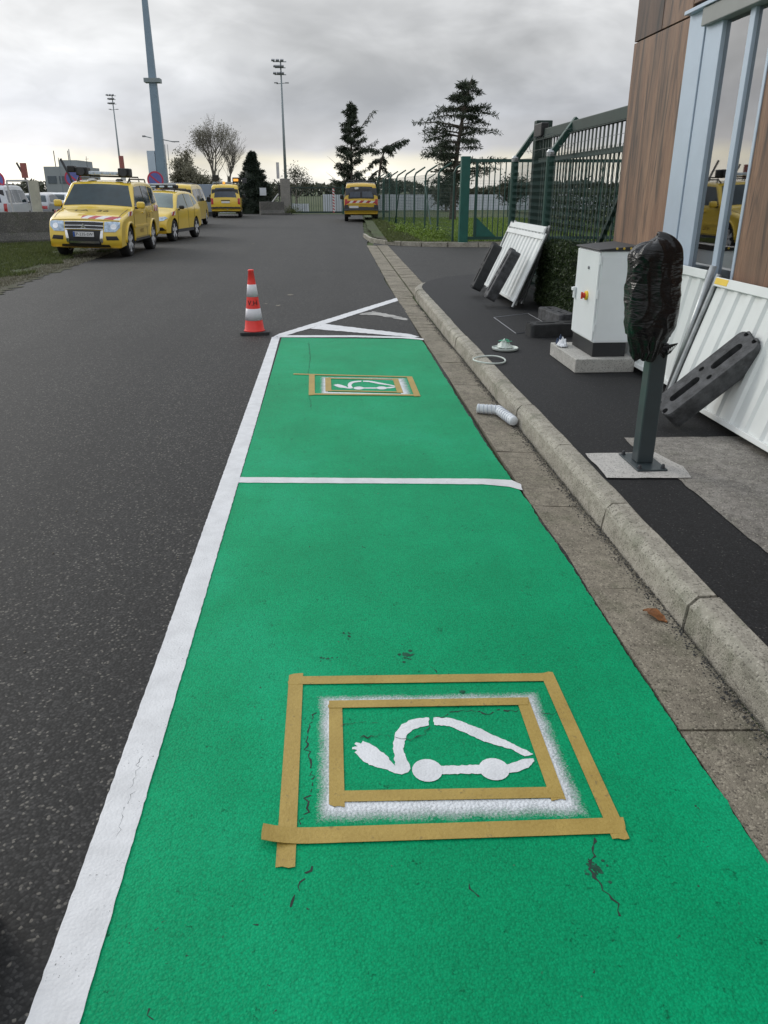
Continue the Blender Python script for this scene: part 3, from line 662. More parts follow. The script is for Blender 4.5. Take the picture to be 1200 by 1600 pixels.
# ================================================================== BUILDING
WX = 2.90
bld = empty('clad_building', (0, 0, 0)); tag(bld, 'building clad in brown wood-look panels with tall window', 'building')
# core walls behind the cladding (with the window opening left free)
wl = MB()
wl.bb(WX+.03, WX+.25, 6.92, 8.12, .1, 4.4); wl.bb(WX+.03, WX+.25, -4, 5.58, .1, 4.4); wl.bb(WX+.03, WX+.25, 5.58, 6.92, 2.90, 4.4); wl.bb(WX+.03, WX+.25, 5.58, 6.92, .1, .45)
wl.bb(WX+.25, 9.0, 7.95, 8.12, .1, 4.4); wl.bb(WX+.25, 9.0, -4, -3.8, .1, 4.4); wl.bb(8.8, 9.0, -3.8, 7.95, .1, 4.4)
wl.build('wall', 'dark_trim', bld)
MB().bb(WX+.26, 8.79, -3.79, 7.94, 4.2, 4.4).build('roof', 'dark_trim', bld)
def cladding(y0, y1, z0, z1, mt='wood_cladding'): return MB().bb(WX, WX+.028, y0+.006, y1-.006, z0+.006, z1-.006).build('cladding_panel', mt, bld, bevel=.003)
cladding(6.90, 8.135, .14, 2.86)
cladding(7.50, 8.135, 2.86, 4.4, 'dark_wood_cladding'); cladding(6.90, 7.50, 2.86, 4.4); cladding(5.60, 6.90, 2.93, 4.4)
yy = 5.60
while yy > -3.5:
    cladding(yy-1.22, yy, .14, 2.86); cladding(yy-1.22, yy, 2.86, 4.4); yy -= 1.22
# end face cladding (towards the fence)
for i in range(4):
    x0 = WX+.03+1.25*i; MB().bb(x0+.006, x0+1.244, 8.122, 8.148, .14, 2.854).build('cladding_panel', 'wood_cladding', bld)
    MB().bb(x0+.006, x0+1.244, 8.122, 8.148, 2.866, 4.39).build('cladding_panel', 'wood_cladding', bld)
win = empty('window', (0, 0, 0)); win.parent = bld
MB().bb(WX-.012, WX+.045, 6.615, 6.905, .45, 2.865).build('frame', 'aluminium', win, bevel=.004)
MB().bb(WX-.002, WX+.06, 6.335, 6.608, .45, 2.80).build('frame', 'aluminium', win, bevel=.004)
MB().bb(WX+.004, WX+.07, 5.88, 5.952, .5, 2.75).build('mullion', 'aluminium', win, bevel=.004)
MB().bb(WX-.008, WX+.07, 5.585, 5.618, .45, 2.80).build('frame', 'aluminium', win, bevel=.003)
MB().bb(WX+.002, WX+.07, 5.62, 6.333, .45, .52).build('sill', 'aluminium', win, bevel=.004)
MB().bb(WX-.05, WX+.10, 5.0, 6.60, 2.735, 2.855).build('shutter_box', 'shutter_box', win, bevel=.006)
MB().bb(WX-.065, WX+.03, 5.0, 6.90, 2.858, 2.885).build('head_trim', 'aluminium', win, bevel=.003)
for y0, y1 in ((5.622, 5.878), (5.954, 6.333)):
    MB().bb(WX+.030, WX+.036, y0, y1, .52, 2.735).build('pane', 'window_glass', win)
MB().bb(WX+.048, WX+.06, 6.13, 6.33, .53, 2.73).build('curtain', 'interior_curtain', win)
inn = MB(); inn.bb(5.2, 5.25, 3, 7.93, .12, 3); inn.build('interior_wall', 'interior_dark', win)
MB().bb(WX+.27, 5.2, 3, 7.93, 2.95, 3.0).build('interior_ceiling', 'interior_dark', win)
MB().bb(WX+.27, 5.2, 3, 7.93, .08, .13).build('interior_floor', 'interior_dark', win)
MB().bb(3.5, 4.4, 6.4, 7.6, .13, .85).build('interior_desk', 'interior_pale', win)

# ================================================================== FENCES AND GATES ON THE RIGHT
def bar_between(m, a, b, w, d):
    a = Vector(a); b = Vector(b); z = (b-a).normalized(); x = Vector((0, 1, 0)) if abs(z.y) < .9 else Vector((1, 0, 0)); y = z.cross(x).normalized(); x = y.cross(z)
    M = Matrix((x, y, z)).transposed(); m.box((a+b)/2, (w, d, (b-a).length), M); return m
FX = 3.12
cf = empty('chain_link_fence', (FX, 8.2, .1)); tag(cf, 'green chain-link fence with angled top arms beside the hedge', 'fence')
def rel(o, root): o.parent = root; o.matrix_parent_inverse = root.matrix_world.inverted(); return o
cf.location = (0, 0, 0)
for yv in (8.45, 11.58, 13.75):
    MB().lathe([(.060, .1), (.060, 2.06)], 12, (FX, yv, 0)).build('post', 'fence_green', cf, smooth=False)
    bar_between(MB(), (FX, yv, 2.05), (FX+.33, yv, 2.50), .10, .085).build('post_arm', 'fence_green', cf, bevel=.012)
    MB().lathe([(.064, 2.03), (.066, 2.085), (.04, 2.12)], 10, (FX, yv, 0)).build('post_cap', 'galvanised', cf)
bar_between(MB(), (FX+.02, 9.75, .55), (FX+.02, 8.62, 1.65), .045, .045).build('brace', 'dark_fence_green', cf)
def chain(x, y0, y1, z0, z1, pitch, r):
    m = MB(); n = int((y1-y0)/pitch); k = int((z1-z0)/(pitch*.9)); dz = (z1-z0)/k
    for i in range(n):
        yb = y0+pitch*i+pitch/2
        pts = []
        for j in range(k+1): pts.append((x+(.006 if j % 2 else -.006), yb+(pitch*.52 if j % 2 else -pitch*.52), z0+dz*j))
        m.tube(pts, r, 3, False)
    return m
o = chain(FX-.03, 8.3, 13.75, .15, 2.05, .052, .0026).build('wire_mesh', 'mesh_green', cf); o['kind'] = 'stuff'
for i, q in enumerate((.25, .6, .95)):
    MB().tube([(FX+.33*q, 8.45, 2.05+.45*q), (FX+.33*q, 11.58, 2.045+.45*q), (FX+.33*q, 13.75, 2.05+.45*q)], .003, 4).build('barbed_wire', 'wire', cf)
for s0 in (11.2, 12.2, 13.0):
    pts = [(FX+.16+.10*math.cos(a), s0+a*.03, 2.24+.12*math.sin(a)) for a in [k*.5 for k in range(22)]]; MB().tube(pts, .0028, 4, False).build('loose_wire', 'wire', cf)
# tall sliding bar gate behind the mesh
TX = 3.42
tg = empty('bar_gate', (0, 0, 0)); tag(tg, 'tall green steel bar gate beside the wood-clad building', 'gate')
MB().bb(TX-.05, TX+.05, 8.3, 13.45, 2.33, 2.47).build('top_rail', 'dark_fence_green', tg, bevel=.01)
MB().bb(TX-.03, TX+.03, 8.3, 13.3, 2.005, 2.065).build('mid_rail', 'dark_fence_green', tg)
MB().bb(TX-.04, TX+.04, 8.3, 13.3, .2, .32).build('bottom_rail', 'dark_fence_green', tg)
bm_ = MB().bb(-.005, .005, -.024, .024, 0, 2.05).mesh('bar'); bm_.materials.append(MT['dark_fence_green'])
yv = 8.36
while yv < 13.2:
    o = put('bar', bm_, tg); o.location = (TX, yv, .3); yv += .150
MB().bb(TX-.06, TX+.20, 13.46, 13.62, .1, 2.62).build('gate_post', 'dark_fence_green', tg, bevel=.012)
MB().bb(TX-.10, TX+.02, 13.0, 13.44, 2.36, 2.56).build('roller_bracket', 'black_plastic', tg, bevel=.02)
# lower bar gate on the driveway
dg_ = empty('driveway_gate', (0, 0, 0)); tag(dg_, 'green barred gate with thick square post at the driveway end', 'gate')
GY = 25.15
MB().bb(4.07, 4.34, GY-.12, GY+.14, .0, 2.53).build('gate_post', 'gate_green', dg_, bevel=.015)
MB().bb(4.36, 9.5, GY-.03, GY+.03, 2.37, 2.46).build('top_rail', 'fence_green', dg_)
MB().bb(4.36, 9.5, GY-.03, GY+.03, .18, .27).build('bottom_rail', 'fence_green', dg_)
MB().bb(4.52, 4.60, GY-.032, GY+.032, .27, 2.37).build('stile', 'fence_green', dg_)
m = MB().prism([(0, 0), (.62, 0), (0, .55)], -.01, .01, Matrix.Rotation(R(90), 3, 'X')); o = m.build('gusset', 'gate_green', dg_); o.location = (4.6, GY-.04, .27)
bm2 = MB().bb(-.014, .014, -.014, .014, 0, 2.10).mesh('bar'); bm2.materials.append(MT['fence_green'])
xx = 4.78
while xx < 9.4:
    o = put('bar', bm2, dg_); o.location = (xx, GY, .27); xx += .165
# receding fence along the lawn
lf = empty('lawn_fence', (0, 0, 0)); tag(lf, 'green mesh fence with bent-top posts along the lawn edge', 'fence')
pa = Vector((3.95, 25.6)); pb = Vector((2.85, 46.0))
def bent_post(x, y, parent, h=2.1, ax=.42, az=.34):
    m = MB(); m.tube([(0, 0, .05), (0, 0, h), (.06, 0, h+.12), (ax, 0, h+az)], [.035, .035, .033, .028], 6)
    o = m.build('post', 'fence_green', parent); o.location = (x, y, 0); return o
np_ = 9
for i in range(np_):
    p = pa.lerp(pb, i/(np_-1)); bent_post(p.x, p.y, lf)
MB().tube([(3.75, 29.0, .1), (3.62, 30.6, 1.9)], .024, 5).build('brace', 'fence_green', lf); MB().tube([(3.2, 38.5, .1), (3.3, 37, 1.8)], .024, 5).build('brace', 'fence_green', lf)
wm = MB(); ln = (pb-pa).length; nw = int(ln/.11)
for i in range(nw):
    p = pa.lerp(pb, i/nw); wm.tube([(p.x, p.y, .12), (p.x, p.y, 2.1)], .0035, 3, False)
for j in range(18):
    z = .15+j*.115; wm.tube([(pa.x, pa.y, z), (pb.x, pb.y, z)], .0035, 3, False)
o = wm.build('wire_mesh', 'mesh_green', lf); o['kind'] = 'stuff'
lf2 = empty('back_lawn_fence', (0, 0, 0)); tag(lf2, 'farther green mesh fence with bent posts crossing behind the lawn', 'fence')
pa2 = Vector((3.3, 47.0)); pb2 = Vector((16, 51.0))
for i in range(6):
    p = pa2.lerp(pb2, i/5); bent_post(p.x, p.y, lf2)
wm = MB(); nw = 90
for i in range(nw):
    p = pa2.lerp(pb2, i/nw); wm.tube([(p.x, p.y, .12), (p.x, p.y, 2.1)], .004, 3, False)
for j in range(14): z = .15+j*.15; wm.tube([(pa2.x, pa2.y, z), (pb2.x, pb2.y, z)], .004, 3, False)
o = wm.build('wire_mesh', 'mesh_green', lf2); o['kind'] = 'stuff'

# ================================================================== HEDGE
def leaves(m, rnd, c, n, size, nrm=None):
    for _ in range(n):
        p = c(rnd); d = Vector((rnd.gauss(0, 1), rnd.gauss(0, 1), rnd.gauss(0, 1))).normalized(); e = d.orthogonal().normalized(); e.rotate(Matrix.Rotation(rnd.uniform(0, 6.3), 3, d))
        s_ = size*rnd.uniform(.6, 1.3); p = Vector(p)
        m.add([p-d*s_, p+e*s_*.42, p+d*s_, p-e*s_*.42], [(0, 1, 2, 3)])
hd = empty('hedge', (0, 0, 0)); tag(hd, 'clipped dark green hedge between fence and white cabinet', 'hedge')
def hedge_pt(r):
    y = r.uniform(8.25, 11.25); lump = .05*noise.noise(Vector((y*1.7, 3, 0)))
    top = .93+.07*noise.noise(Vector((y*2, 0, 5))); k = r.random()
    if k < .62:
        z = .14+(top-.14)*r.random(); return (2.95+lump+.05*noise.noise(Vector((y*3, z*3, 1)))+abs(r.gauss(0, .03))-.02, y, z)
    if k < .88: return (r.uniform(2.93, 3.35), y, top+r.gauss(0, .025))
    return (r.uniform(2.95, 3.35), 11.28+r.gauss(0, .03) if r.random() < .5 else 8.22+r.gauss(0, .02), r.uniform(.15, .93))
m = MB(); leaves(m, random.Random(3), hedge_pt, 15000, .022); m.build('foliage', 'hedge_leaf', hd)
MB().bb(3.0, 3.34, 8.3, 11.2, .1, .88).build('dark_core', 'yew_leaf', hd)  # solid dark box filling the hedge behind its leaves

def shrubs(r):
    x = r.uniform(8.2, 19); h = 1.55+.5*noise.noise(Vector((x*.6, 2, 0)))+.25*noise.noise(Vector((x*2.1, 5, 0))); return (x, 30.5+.15*x+r.gauss(0, .5), .1+h*r.random()**.7)
m = MB(); leaves(m, random.Random(31), shrubs, 14000, .07); tag(m.build('shrub_row', 'hedge_leaf'), 'dark row of shrubs seen through the green gates', 'shrubs', kind='stuff')
# ================================================================== SITE HOARDING PANELS
def hoarding(y0, y1, xb, zb, xt, zt, label, group='leaning hoarding panels', pitch=.19, depth=.017, feet=.06, yt=0, tubes=True):
    root = empty('site_hoarding', (xb, (y0+y1)/2, .12)); tag(root, label, 'hoarding', group)
    O = Vector(root.location); B = Vector((xb, 0, zb)); T = Vector((xt, 0, zt)); up = (T-B).normalized(); nr = Vector((-up.z, 0, up.x)); Lh = (T-B).length
    def pt(y, v, n): return B + up*v + nr*n + Vector((yt*v, y, 0)) - O
    prof = []; y = y0+.03; ph = 0
    steps = [(0, 0), (.30, 0), (.42, 1), (.72, 1), (.84, 0)]
    while y < y1-.03:
        for q, h in steps:
            if y+q*pitch < y1-.03: prof.append((y+q*pitch, h*depth))
        y += pitch
    prof.append((y1-.03, 0))
    m = MB(); vs_ = []; fs = []; V = 7; rr = random.Random(int(y0*100))
    dent = lambda y, v: .006*noise.noise(Vector((y*2.3, v*2.3, y0)))
    for j in range(V+1):
        v = .03+(Lh-.06)*j/V
        for y, h in prof: vs_.append(pt(y, v, h+dent(y, v)))
    n = len(prof)
    for j in range(V):
        for i in range(n-1): q = j*n+i; fs.append((q, q+1, q+n+1, q+n))
    m.add(vs_, fs); m.build('corrugated_sheet', 'sheet_white', root, fix=True)
    def rail(v0, v1, name):
        mm = MB(); a = [pt(y0+.02, v0, .032), pt(y1-.02, v0, .032), pt(y1-.02, v1, .032), pt(y0+.02, v1, .032), pt(y0+.02, v0, -.012), pt(y1-.02, v0, -.012), pt(y1-.02, v1, -.012), pt(y0+.02, v1, -.012)]
        mm.add(a, [(0, 1, 2, 3), (7, 6, 5, 4), (0, 4, 5, 1), (3, 2, 6, 7), (0, 3, 7, 4), (1, 5, 6, 2)]); mm.build(name, 'sheet_white', root, fix=True, bevel=.004)
    rail(Lh-.065, Lh, 'top_rail'); rail(0, .035, 'bottom_rail')
    for y in (y0, y1):
        MB().tube([pt(y, -feet, .01), pt(y, Lh+.02, .01)], .020, 10).build('frame_tube', 'galvanised', root, smooth=False)
    return root
hA = hoarding(5.80, 7.85, 2.69, .165, 2.845, 1.045, 'white corrugated hoarding panel leaning behind the cabinet and post')
hB = hoarding(3.46, 5.65, 2.585, .165, 2.83, 1.015, 'white corrugated hoarding panel leaning at right with yellow tag')
mt_ = MB().box((0, 0, 0), (.012, .19, .045)); o = mt_.build('label_tag', 'yellow_plastic', hB, bevel=.003); o.location = (2.83-2.585-.035, 5.53-4.555, .895-.02); o.rotation_euler = (0, R(15), 0)
# extra loose pole leaning between the two panels
tag(MB().tube([(2.60, 5.735, .12), (2.812, 5.725, 1.09)], .024, 10).build('scaffold_pole', 'galvanised', smooth=True), 'grey steel pole leaning between the two white hoarding panels', 'pole')
hC = hoarding(10.52, 12.72, 2.50, .20, 2.86, 1.05, 'front white corrugated panel of the stack leaning by the fence', 'stacked hoarding panels')
hD = hoarding(10.85, 12.95, 2.62, .18, 2.95, 1.12, 'second white corrugated panel behind the front one by the fence', 'stacked hoarding panels')
hE = hoarding(11.0, 13.05, 2.74, .18, 3.03, 1.13, 'rearmost white corrugated panel of the stack touching the fence', 'stacked hoarding panels')

# ================================================================== RUBBER FEET
def stadium(cx_, cy_, l, w, n=5):
    r = w/2; pts = []
    for i in range(n+1): a = -PI/2+PI*i/n; pts.append((cx_+l/2-r+r*math.cos(a), cy_+r*math.sin(a)))
    for i in range(n+1): a = PI/2+PI*i/n; pts.append((cx_-l/2+r+r*math.cos(a), cy_+r*math.sin(a)))
    return pts
def rrect(l, w, r, n=4):
    pts = []
    for sx_, sy_, a0 in ((1, 1, 0), (-1, 1, PI/2), (-1, -1, PI), (1, -1, 1.5*PI)):
        for i in range(n+1): a = a0+PI/2*i/n; pts.append((sx_*(l/2-r)+r*math.cos(a), sy_*(w/2-r)+r*math.sin(a)))
    return pts
def block_mesh(mat, l=.71, w=.225, h=.135):
    holes = [stadium(-.155, 0, .23, .055), stadium(.165, 0, .23, .055)]
    for xx in (-.335, .345): holes += [stadium(xx, .05, .045, .038), stadium(xx, -.05, .045, .038)]
    holes += [stadium(.005, .055, .04, .03), stadium(.005, -.055, .04, .03)]
    out = rrect(l, w, .045); bm = bmesh.new()
    def loop(pts, z): return [bm.verts.new((p[0], p[1], z)) for p in pts]
    def edges(vs_): return [bm.edges.new((vs_[i], vs_[(i+1) % len(vs_)])) for i in range(len(vs_))]
    topo = loop([(x*.985, y*.95) for x, y in out], h); mid = loop(out, h-.012); bot = loop(out, 0.0)
    E_ = edges(topo); hl = []
    for hp in holes: v = loop(hp, h); hl.append((hp, v)); E_ += edges(v)
    bmesh.ops.triangle_fill(bm, use_beauty=True, use_dissolve=False, edges=E_)
    for a, b in ((topo, mid), (mid, bot)):
        for i in range(len(a)): j = (i+1) % len(a); bm.faces.new((a[i], b[i], b[j], a[j]))
    bm.faces.new(bot[::-1])
    for hp, v in hl:
        f = loop(hp, h-.06)
        for i in range(len(v)): j = (i+1) % len(v); bm.faces.new((v[j], f[j], f[i], v[i]))
        bm.faces.new(f)
    bmesh.ops.recalc_face_normals(bm, faces=bm.faces)
    me = bpy.data.meshes.new('rubber_foot'); bm.to_mesh(me); bm.free(); me.materials.append(MT[mat]); return me
blk = block_mesh('scuffed_rubber'); blk2 = block_mesh('black_rubber')
def foot(me, loc, xd, zd, label, group='rubber fence feet'):
    x = Vector(xd).normalized(); z = Vector(zd); z = (z-x*z.dot(x)).normalized(); y = z.cross(x)
    o = put('rubber_foot', me); M = Matrix((x, y, z)).transposed().to_4x4(); M.translation = Vector(loc); o.matrix_world = M
    return tag(o, label, 'fence foot', group)
d = Vector((.46, -.10, .46)).normalized()
foot(blk, Vector((2.29, 4.96, .150))+d*.36, d, (-.72, -.22, .6), 'black slotted rubber fence foot leaning against the right-hand white panel')
d = Vector((.34, -.02, .72)).normalized()
foot(blk2, Vector((2.27, 12.0, .16))+d*.38, d, (-.9, .0, .5), 'black rubber fence foot leaning on the stack, farther from the camera')
d = Vector((.36, -.02, .70)).normalized()
foot(blk, Vector((2.255, 10.86, .16))+d*.38, d, (-.9, .0, .5), 'scuffed black rubber fence foot leaning on the stack, nearer the camera')
foot(blk2, (2.53, 8.52, .119), (1, .10, 0), (0, 0, 1), 'black rubber fence foot lying flat beside the manhole cover')
foot(blk, (2.76, 9.42, .119), (-.12, 1, 0), (0, 0, 1), 'grey-black rubber fence foot lying flat against the hedge')
foot(blk2, (-.952, 1.075, .001), (.06, 1, 0), (0, 0, 1), 'dark rubber block just entering the frame at left edge')

# ================================================================== CABINET
cb = empty('electric_cabinet', (2.32, 6.9, .24)); tag(cb, 'white electrical cabinet with yellow and red rotary switch on its door', 'cabinet')
X0, X1, Y0, Y1 = -.02, .29, -.22, .40
MB().bb(X0+.005, X1-.01, Y0+.01, Y1-.01, 0, .125).build('plinth', 'cabinet_black', cb, bevel=.004)
MB().bb(X0, X1, Y0, Y1, .125, .885).build('body', 'cabinet_white', cb, bevel=.006)
dr = MB().bb(X0-.016, X0-.001, Y0+.006, Y1-.012, .14, .875).build('door', 'cabinet_white', cb, bevel=.004)
MB().bb(X0+.012, X1-.012, Y0-.004, Y0-.0005, .14, .84).build('side_panel', 'cabinet_white', cb, bevel=.003)
lid = MB(); lid.add([(X0-.028, Y0-.012, .887), (X1+.015, Y0-.012, .887), (X1+.015, Y1+.02, .887), (X0-.028, Y1+.02, .887), (X0-.028, Y0-.012, .90), (X1+.015, Y0-.012, .93), (X1+.015, Y1+.02, .93), (X0-.028, Y1+.02, .90)],
    [(3, 2, 1, 0), (4, 5, 6, 7), (0, 1, 5, 4), (1, 2, 6, 5), (2, 3, 7, 6), (3, 0, 4, 7)])
lid.build('lid', 'cabinet_black', cb, bevel=.004)
for q in range(3): MB().lathe([(.010, 0), (.010, .004), (.004, .006)], 10, (X0+.12+.06*q, Y0-.0125, .908), Matrix.Rotation(R(90), 3, 'X')).build('lid_rivet', 'dull_yellow', cb)
MY = Matrix.Rotation(R(-90), 3, 'Y')
sw = MB().lathe([(.040, 0), (.040, .014), (.034, .020)], 20, (X0-.016, .02, .50), MY).build('switch_plate', 'yellow_plastic', dr)
kn = MB(); kn.lathe([(.024, .020), (.022, .040)], 12, (X0-.016, .02, .50), MY); kn.box((X0-.062, .02, .50), (.016, .016, .058)); kn.build('switch_knob', 'red_plastic', dr, bevel=.002)
MB().lathe([(.013, 0), (.013, .010), (.006, .012)], 12, (X0-.016, .03, .735), MY).build('door_lock', 'lamp_grey', dr)
hdm = MB(); hdm.box((X0-.03, Y1-.05, .49), (.02, .03, .10)); hdm.box((X0-.045, Y1-.04, .52), (.012, .05, .03)); hdm.build('door_handle', 'cabinet_white', dr, bevel=.004)
for z in (.22, .50, .78): MB().bb(X0-.010, X0+.002, Y0-.008, Y0+.012, z, z+.07).build('hinge', 'cabinet_white', dr, bevel=.002)
ps = MB().bb(2.135, 2.665, 6.60, 7.42, .1185, .24).build('cabinet_base', 'plinth_concrete', bevel=.008); tag(ps, 'light concrete base slab under the white cabinet', 'concrete base')

# ================================================================== CHARGING POST UNDER A BIN BAG
cp = empty('charging_post', (1.808, 4.18, .127)); tag(cp, 'dark grey-green steel charging post bolted to a pale concrete pad', 'charging post')
MB().bb(-.088, .088, -.155, .155, 0, .010).build('base_plate', 'post_green_grey', cp, bevel=.003)
MB().bb(-.050, .046, -.042, .050, .010, .70).build('post', 'post_green_grey', cp, bevel=.008)
MB().bb(-.13, .03, -.07, .07, .70, 1.16).build('charger_head', 'post_green_grey', cp, bevel=.02)
for x in (-.068, .068):
    for y in (-.13, .13):
        MB().lathe([(.016, .010), (.016, .013), (.011, .013), (.011, .026), (.006, .034)], 6, (x, y, 0)).build('bolt', 'dark_trim', cp)
def bag():
    nz, na = 150, 150; vs_ = []; fs = []
    for j in range(nz+1):
        q = j/nz; z = .735+.635*q
        if q < .30: w = .30+.70*(q/.30)**.75
        else: w = 1.0
        top = max(0, (q-.80)/.20); w *= math.sqrt(max(0.0, 1-top**2.6)) if top < 1 else 0.0
        w = max(w, .02)
        hx, hy = .118*w+.012, .088*w+.012
        cxx = .02-.03*q+.01*math.sin(q*3); cyy = -.015*q
        for i in range(na):
            a = 2*PI*i/na; ca, sa = math.cos(a), math.sin(a)
            e = 3.2 if q > .2 else 2.2
            r_ = 1/((abs(ca)**e+abs(sa)**e)**(1/e))
            x, y = hx*r_*ca, hy*r_*sa
            p = Vector((ca, sa, q*4.2))
            pl = noise.noise(Vector((ca*1.6, sa*1.6, z*17+2.5*noise.noise(Vector((ca*2, sa*2, z*4)))))) * .0035
            big = noise.noise(Vector((ca*1.3+7, sa*1.3, z*4.5)))*.018
            cr = (1-abs(noise.noise(Vector((ca*2+3, sa*2, z*9)))))**5*.007
            fold = 0
            if q < .34: fold = math.sin(a*13+4*noise.noise(Vector((ca, sa, z*6))))*.006*(1-q/.34)**.6
            dd = pl+big+cr+fold
            vs_.append((cxx+x+ca*dd, cyy+y+sa*dd, z+noise.noise(Vector((ca*2, sa*2, 9)))*(.022 if q < .15 else .016)+(.03*ca*top)))
    for j in range(nz):
        for i in range(na): i2 = (i+1) % na; fs.append((j*na+i, j*na+i2, (j+1)*na+i2, (j+1)*na+i))
    fs.append(tuple(nz*na+i for i in range(na)))
    return MB().add(vs_, fs)
o = bag().build('bin_bag', 'bin_bag', smooth=True); o.location = (1.712, 4.17, 0); tag(o, 'crinkled black bin bag pulled over the top of the charging post', 'bin bag')
tl = MB()
for i in range(9):
    a = R(-35+9*i); tl.tube([(.075, -.02, .80), (.10+.008*i, -.03-.006*i, .80+.055*math.sin(a)), (.115+.004*i, -.04, .80+.09*math.sin(a)-.01*i)], [.008, .006, .002], 5)
tl.build('bag_knot', 'bin_bag', o)

# ================================================================== SMALL LITTER
cone = empty('traffic_cone', (-.897, 9.55, 0), R(6)); tag(cone, 'red and white traffic cone on a black base by the bay corner', 'traffic cone')
MB().prism(rrect(.345, .30, .03), .0, .035).build('base', 'black_rubber', cone, bevel=.006)
def rc_(z): return .030+(.117-.030)*(1-(z-.04)/.69)
def band(z0, z1, mat, name, off=0): return MB().lathe([(rc_(z0)+off, z0), (rc_((z0+z1)/2)+off, (z0+z1)/2), (rc_(z1)+off, z1)], 36).build(name, mat, cone, smooth=False)
o = MB().lathe([(.128, .036), (.122, .048), (rc_(.05), .055)] + [(rc_(z), z) for z in (.2, .4, .6, .72)] + [(.034, .722), (.034, .738), (.024, .742)], 36).build('cone_body', 'cone_orange', cone)
for p in o.data.polygons: p.use_smooth = len(p.vertices) == 4
for z0, z1 in ((.165, .30), (.435, .575)):
    b_ = band(z0, z1, 'cone_white', 'reflective_band', .002)
    for p in b_.data.polygons: p.use_smooth = len(p.vertices) == 4
me = text_mesh('V.H', .078, 'text_black')
for v in me.vertices:
    z = .365+v.co.y; r_ = rc_(z)+.0035+v.co.z; a = -PI/2+v.co.x/(rc_(.365)); v.co = (r_*math.cos(a), r_*math.sin(a), z)
o = put('lettering', me, cone); o.rotation_euler = (0, 0, R(-4))
# spiral-wrapped white foam in the gutter (bent in a V)
fo = empty('bent_foam_tube', (0, 0, .0)); tag(fo, 'bent white spiral-wrapped tube lying in the gutter by the kerb', 'foam tube')
def roll(a, b, r, seed):
    a = Vector(a); b = Vector(b); K = 40; pts = [a.lerp(b, i/K) for i in range(K+1)]; rs = [r*(1+.05*math.sin(i*1.25)) for i in range(K+1)]; rs[0] *= .8; rs[-1] *= .8
    return MB().tube(pts, rs, 16)
roll((1.13, 5.80, .033), (1.30, 5.745, .033), .036, 1).build('tube_half', 'foam_white', fo, smooth=True)
roll((1.285, 5.76, .033), (1.335, 5.42, .033), .036, 2).build('tube_half', 'foam_white', fo, smooth=True)
def spiral(a, b, r, turns):
    a = Vector(a); b = Vector(b); d = (b-a).normalized(); u = d.orthogonal().normalized(); w = d.cross(u)
    return MB().tube([a.lerp(b, i/80)+(u*math.cos(i/80*turns*2*PI)+w*math.sin(i/80*turns*2*PI))*r for i in range(81)], .0035, 4)
spiral((1.14, 5.797, .033), (1.29, 5.75, .033), .037, 5).build('wrap', 'foam_grey', fo); spiral((1.287, 5.745, .033), (1.332, 5.44, .033), .037, 8).build('wrap', 'foam_grey', fo)
# bucket lid with rag
lidb = MB().lathe([(.0, .004), (.118, .004), (.128, .010), (.132, .026), (.126, .028), (.118, .016), (.0, .014)], 40, (1.755, 7.70, .119)).build('upturned_cover', 'lid_white'); tag(lidb, 'upturned white bucket lid lying on the dark pavement', 'lid')
def rag(name, c, rx, ry, h, mat, seed, label, cat='rag'):
    n = 26; vs_ = []; fs = []
    for j in range(n+1):
        for i in range(n+1):
            u, v = i/n*2-1, j/n*2-1; r_ = min(1, math.hypot(u, v)); p = Vector((u*2.2, v*2.2, seed))
            z = h*max(0, 1-r_**1.6)*(.75+.9*noise.noise(p*1.1))+.012*noise.noise(p*3)+.010
            s_ = 1+.25*noise.noise(Vector((u, v, seed+9)))
            vs_.append((c[0]+u*rx*s_, c[1]+v*ry*s_, c[2]+max(.002, z)))
    for j in range(n):
        for i in range(n):
            if math.hypot((i+.5)/n*2-1, (j+.5)/n*2-1) < 1.02: q = j*(n+1)+i; fs.append((q, q+1, q+n+2, q+n+1))
    o = MB().add(vs_, fs).build(name, mat, smooth=True); s_ = o.modifiers.new('s', 'SOLIDIFY'); s_.thickness = .002
    return tag(o, label, cat)
rag('paint_rag', (1.757, 7.71, .138), .075, .085, .085, 'lid_white', 1, 'crumpled white plastic scrap stained with green paint on the lid')
m = MB(); rr = random.Random(8)
for i in range(26):
    x, y = rr.gauss(0, .028), rr.gauss(0, .03); m.poly([(1.757+x+.014*rr.uniform(.5, 1.2)*math.cos(b), 7.70+y+.014*rr.uniform(.5, 1.2)*math.sin(b)) for b in [2*PI*k/6 for k in range(6)]], .225-.35*math.hypot(x, y)+.004*rr.random())
ps_ = m.build('green_paint_smear', 'rag_green', bpy.data.objects['paint_rag'])
rg_ = MB().tube([(1.487+.148*math.cos(a), 7.15+.175*math.sin(a), .135+.004*math.sin(2*a)) for a in [2*PI*k/40 for k in range(41)]], .0075, 8).build('bucket_ring', 'lid_white', smooth=True); tag(rg_, 'thin white plastic hoop lying across the kerb top', 'hoop')
rag('white_rag', (2.185, 7.20, .241), .050, .085, .075, 'rag_white', 4, 'crumpled white rag on the concrete base beside the cabinet')
rag('navy_rag', (2.195, 7.31, .241), .045, .05, .10, 'rag_navy', 6, 'crumpled dark blue glove behind the white rag on the base', 'glove')
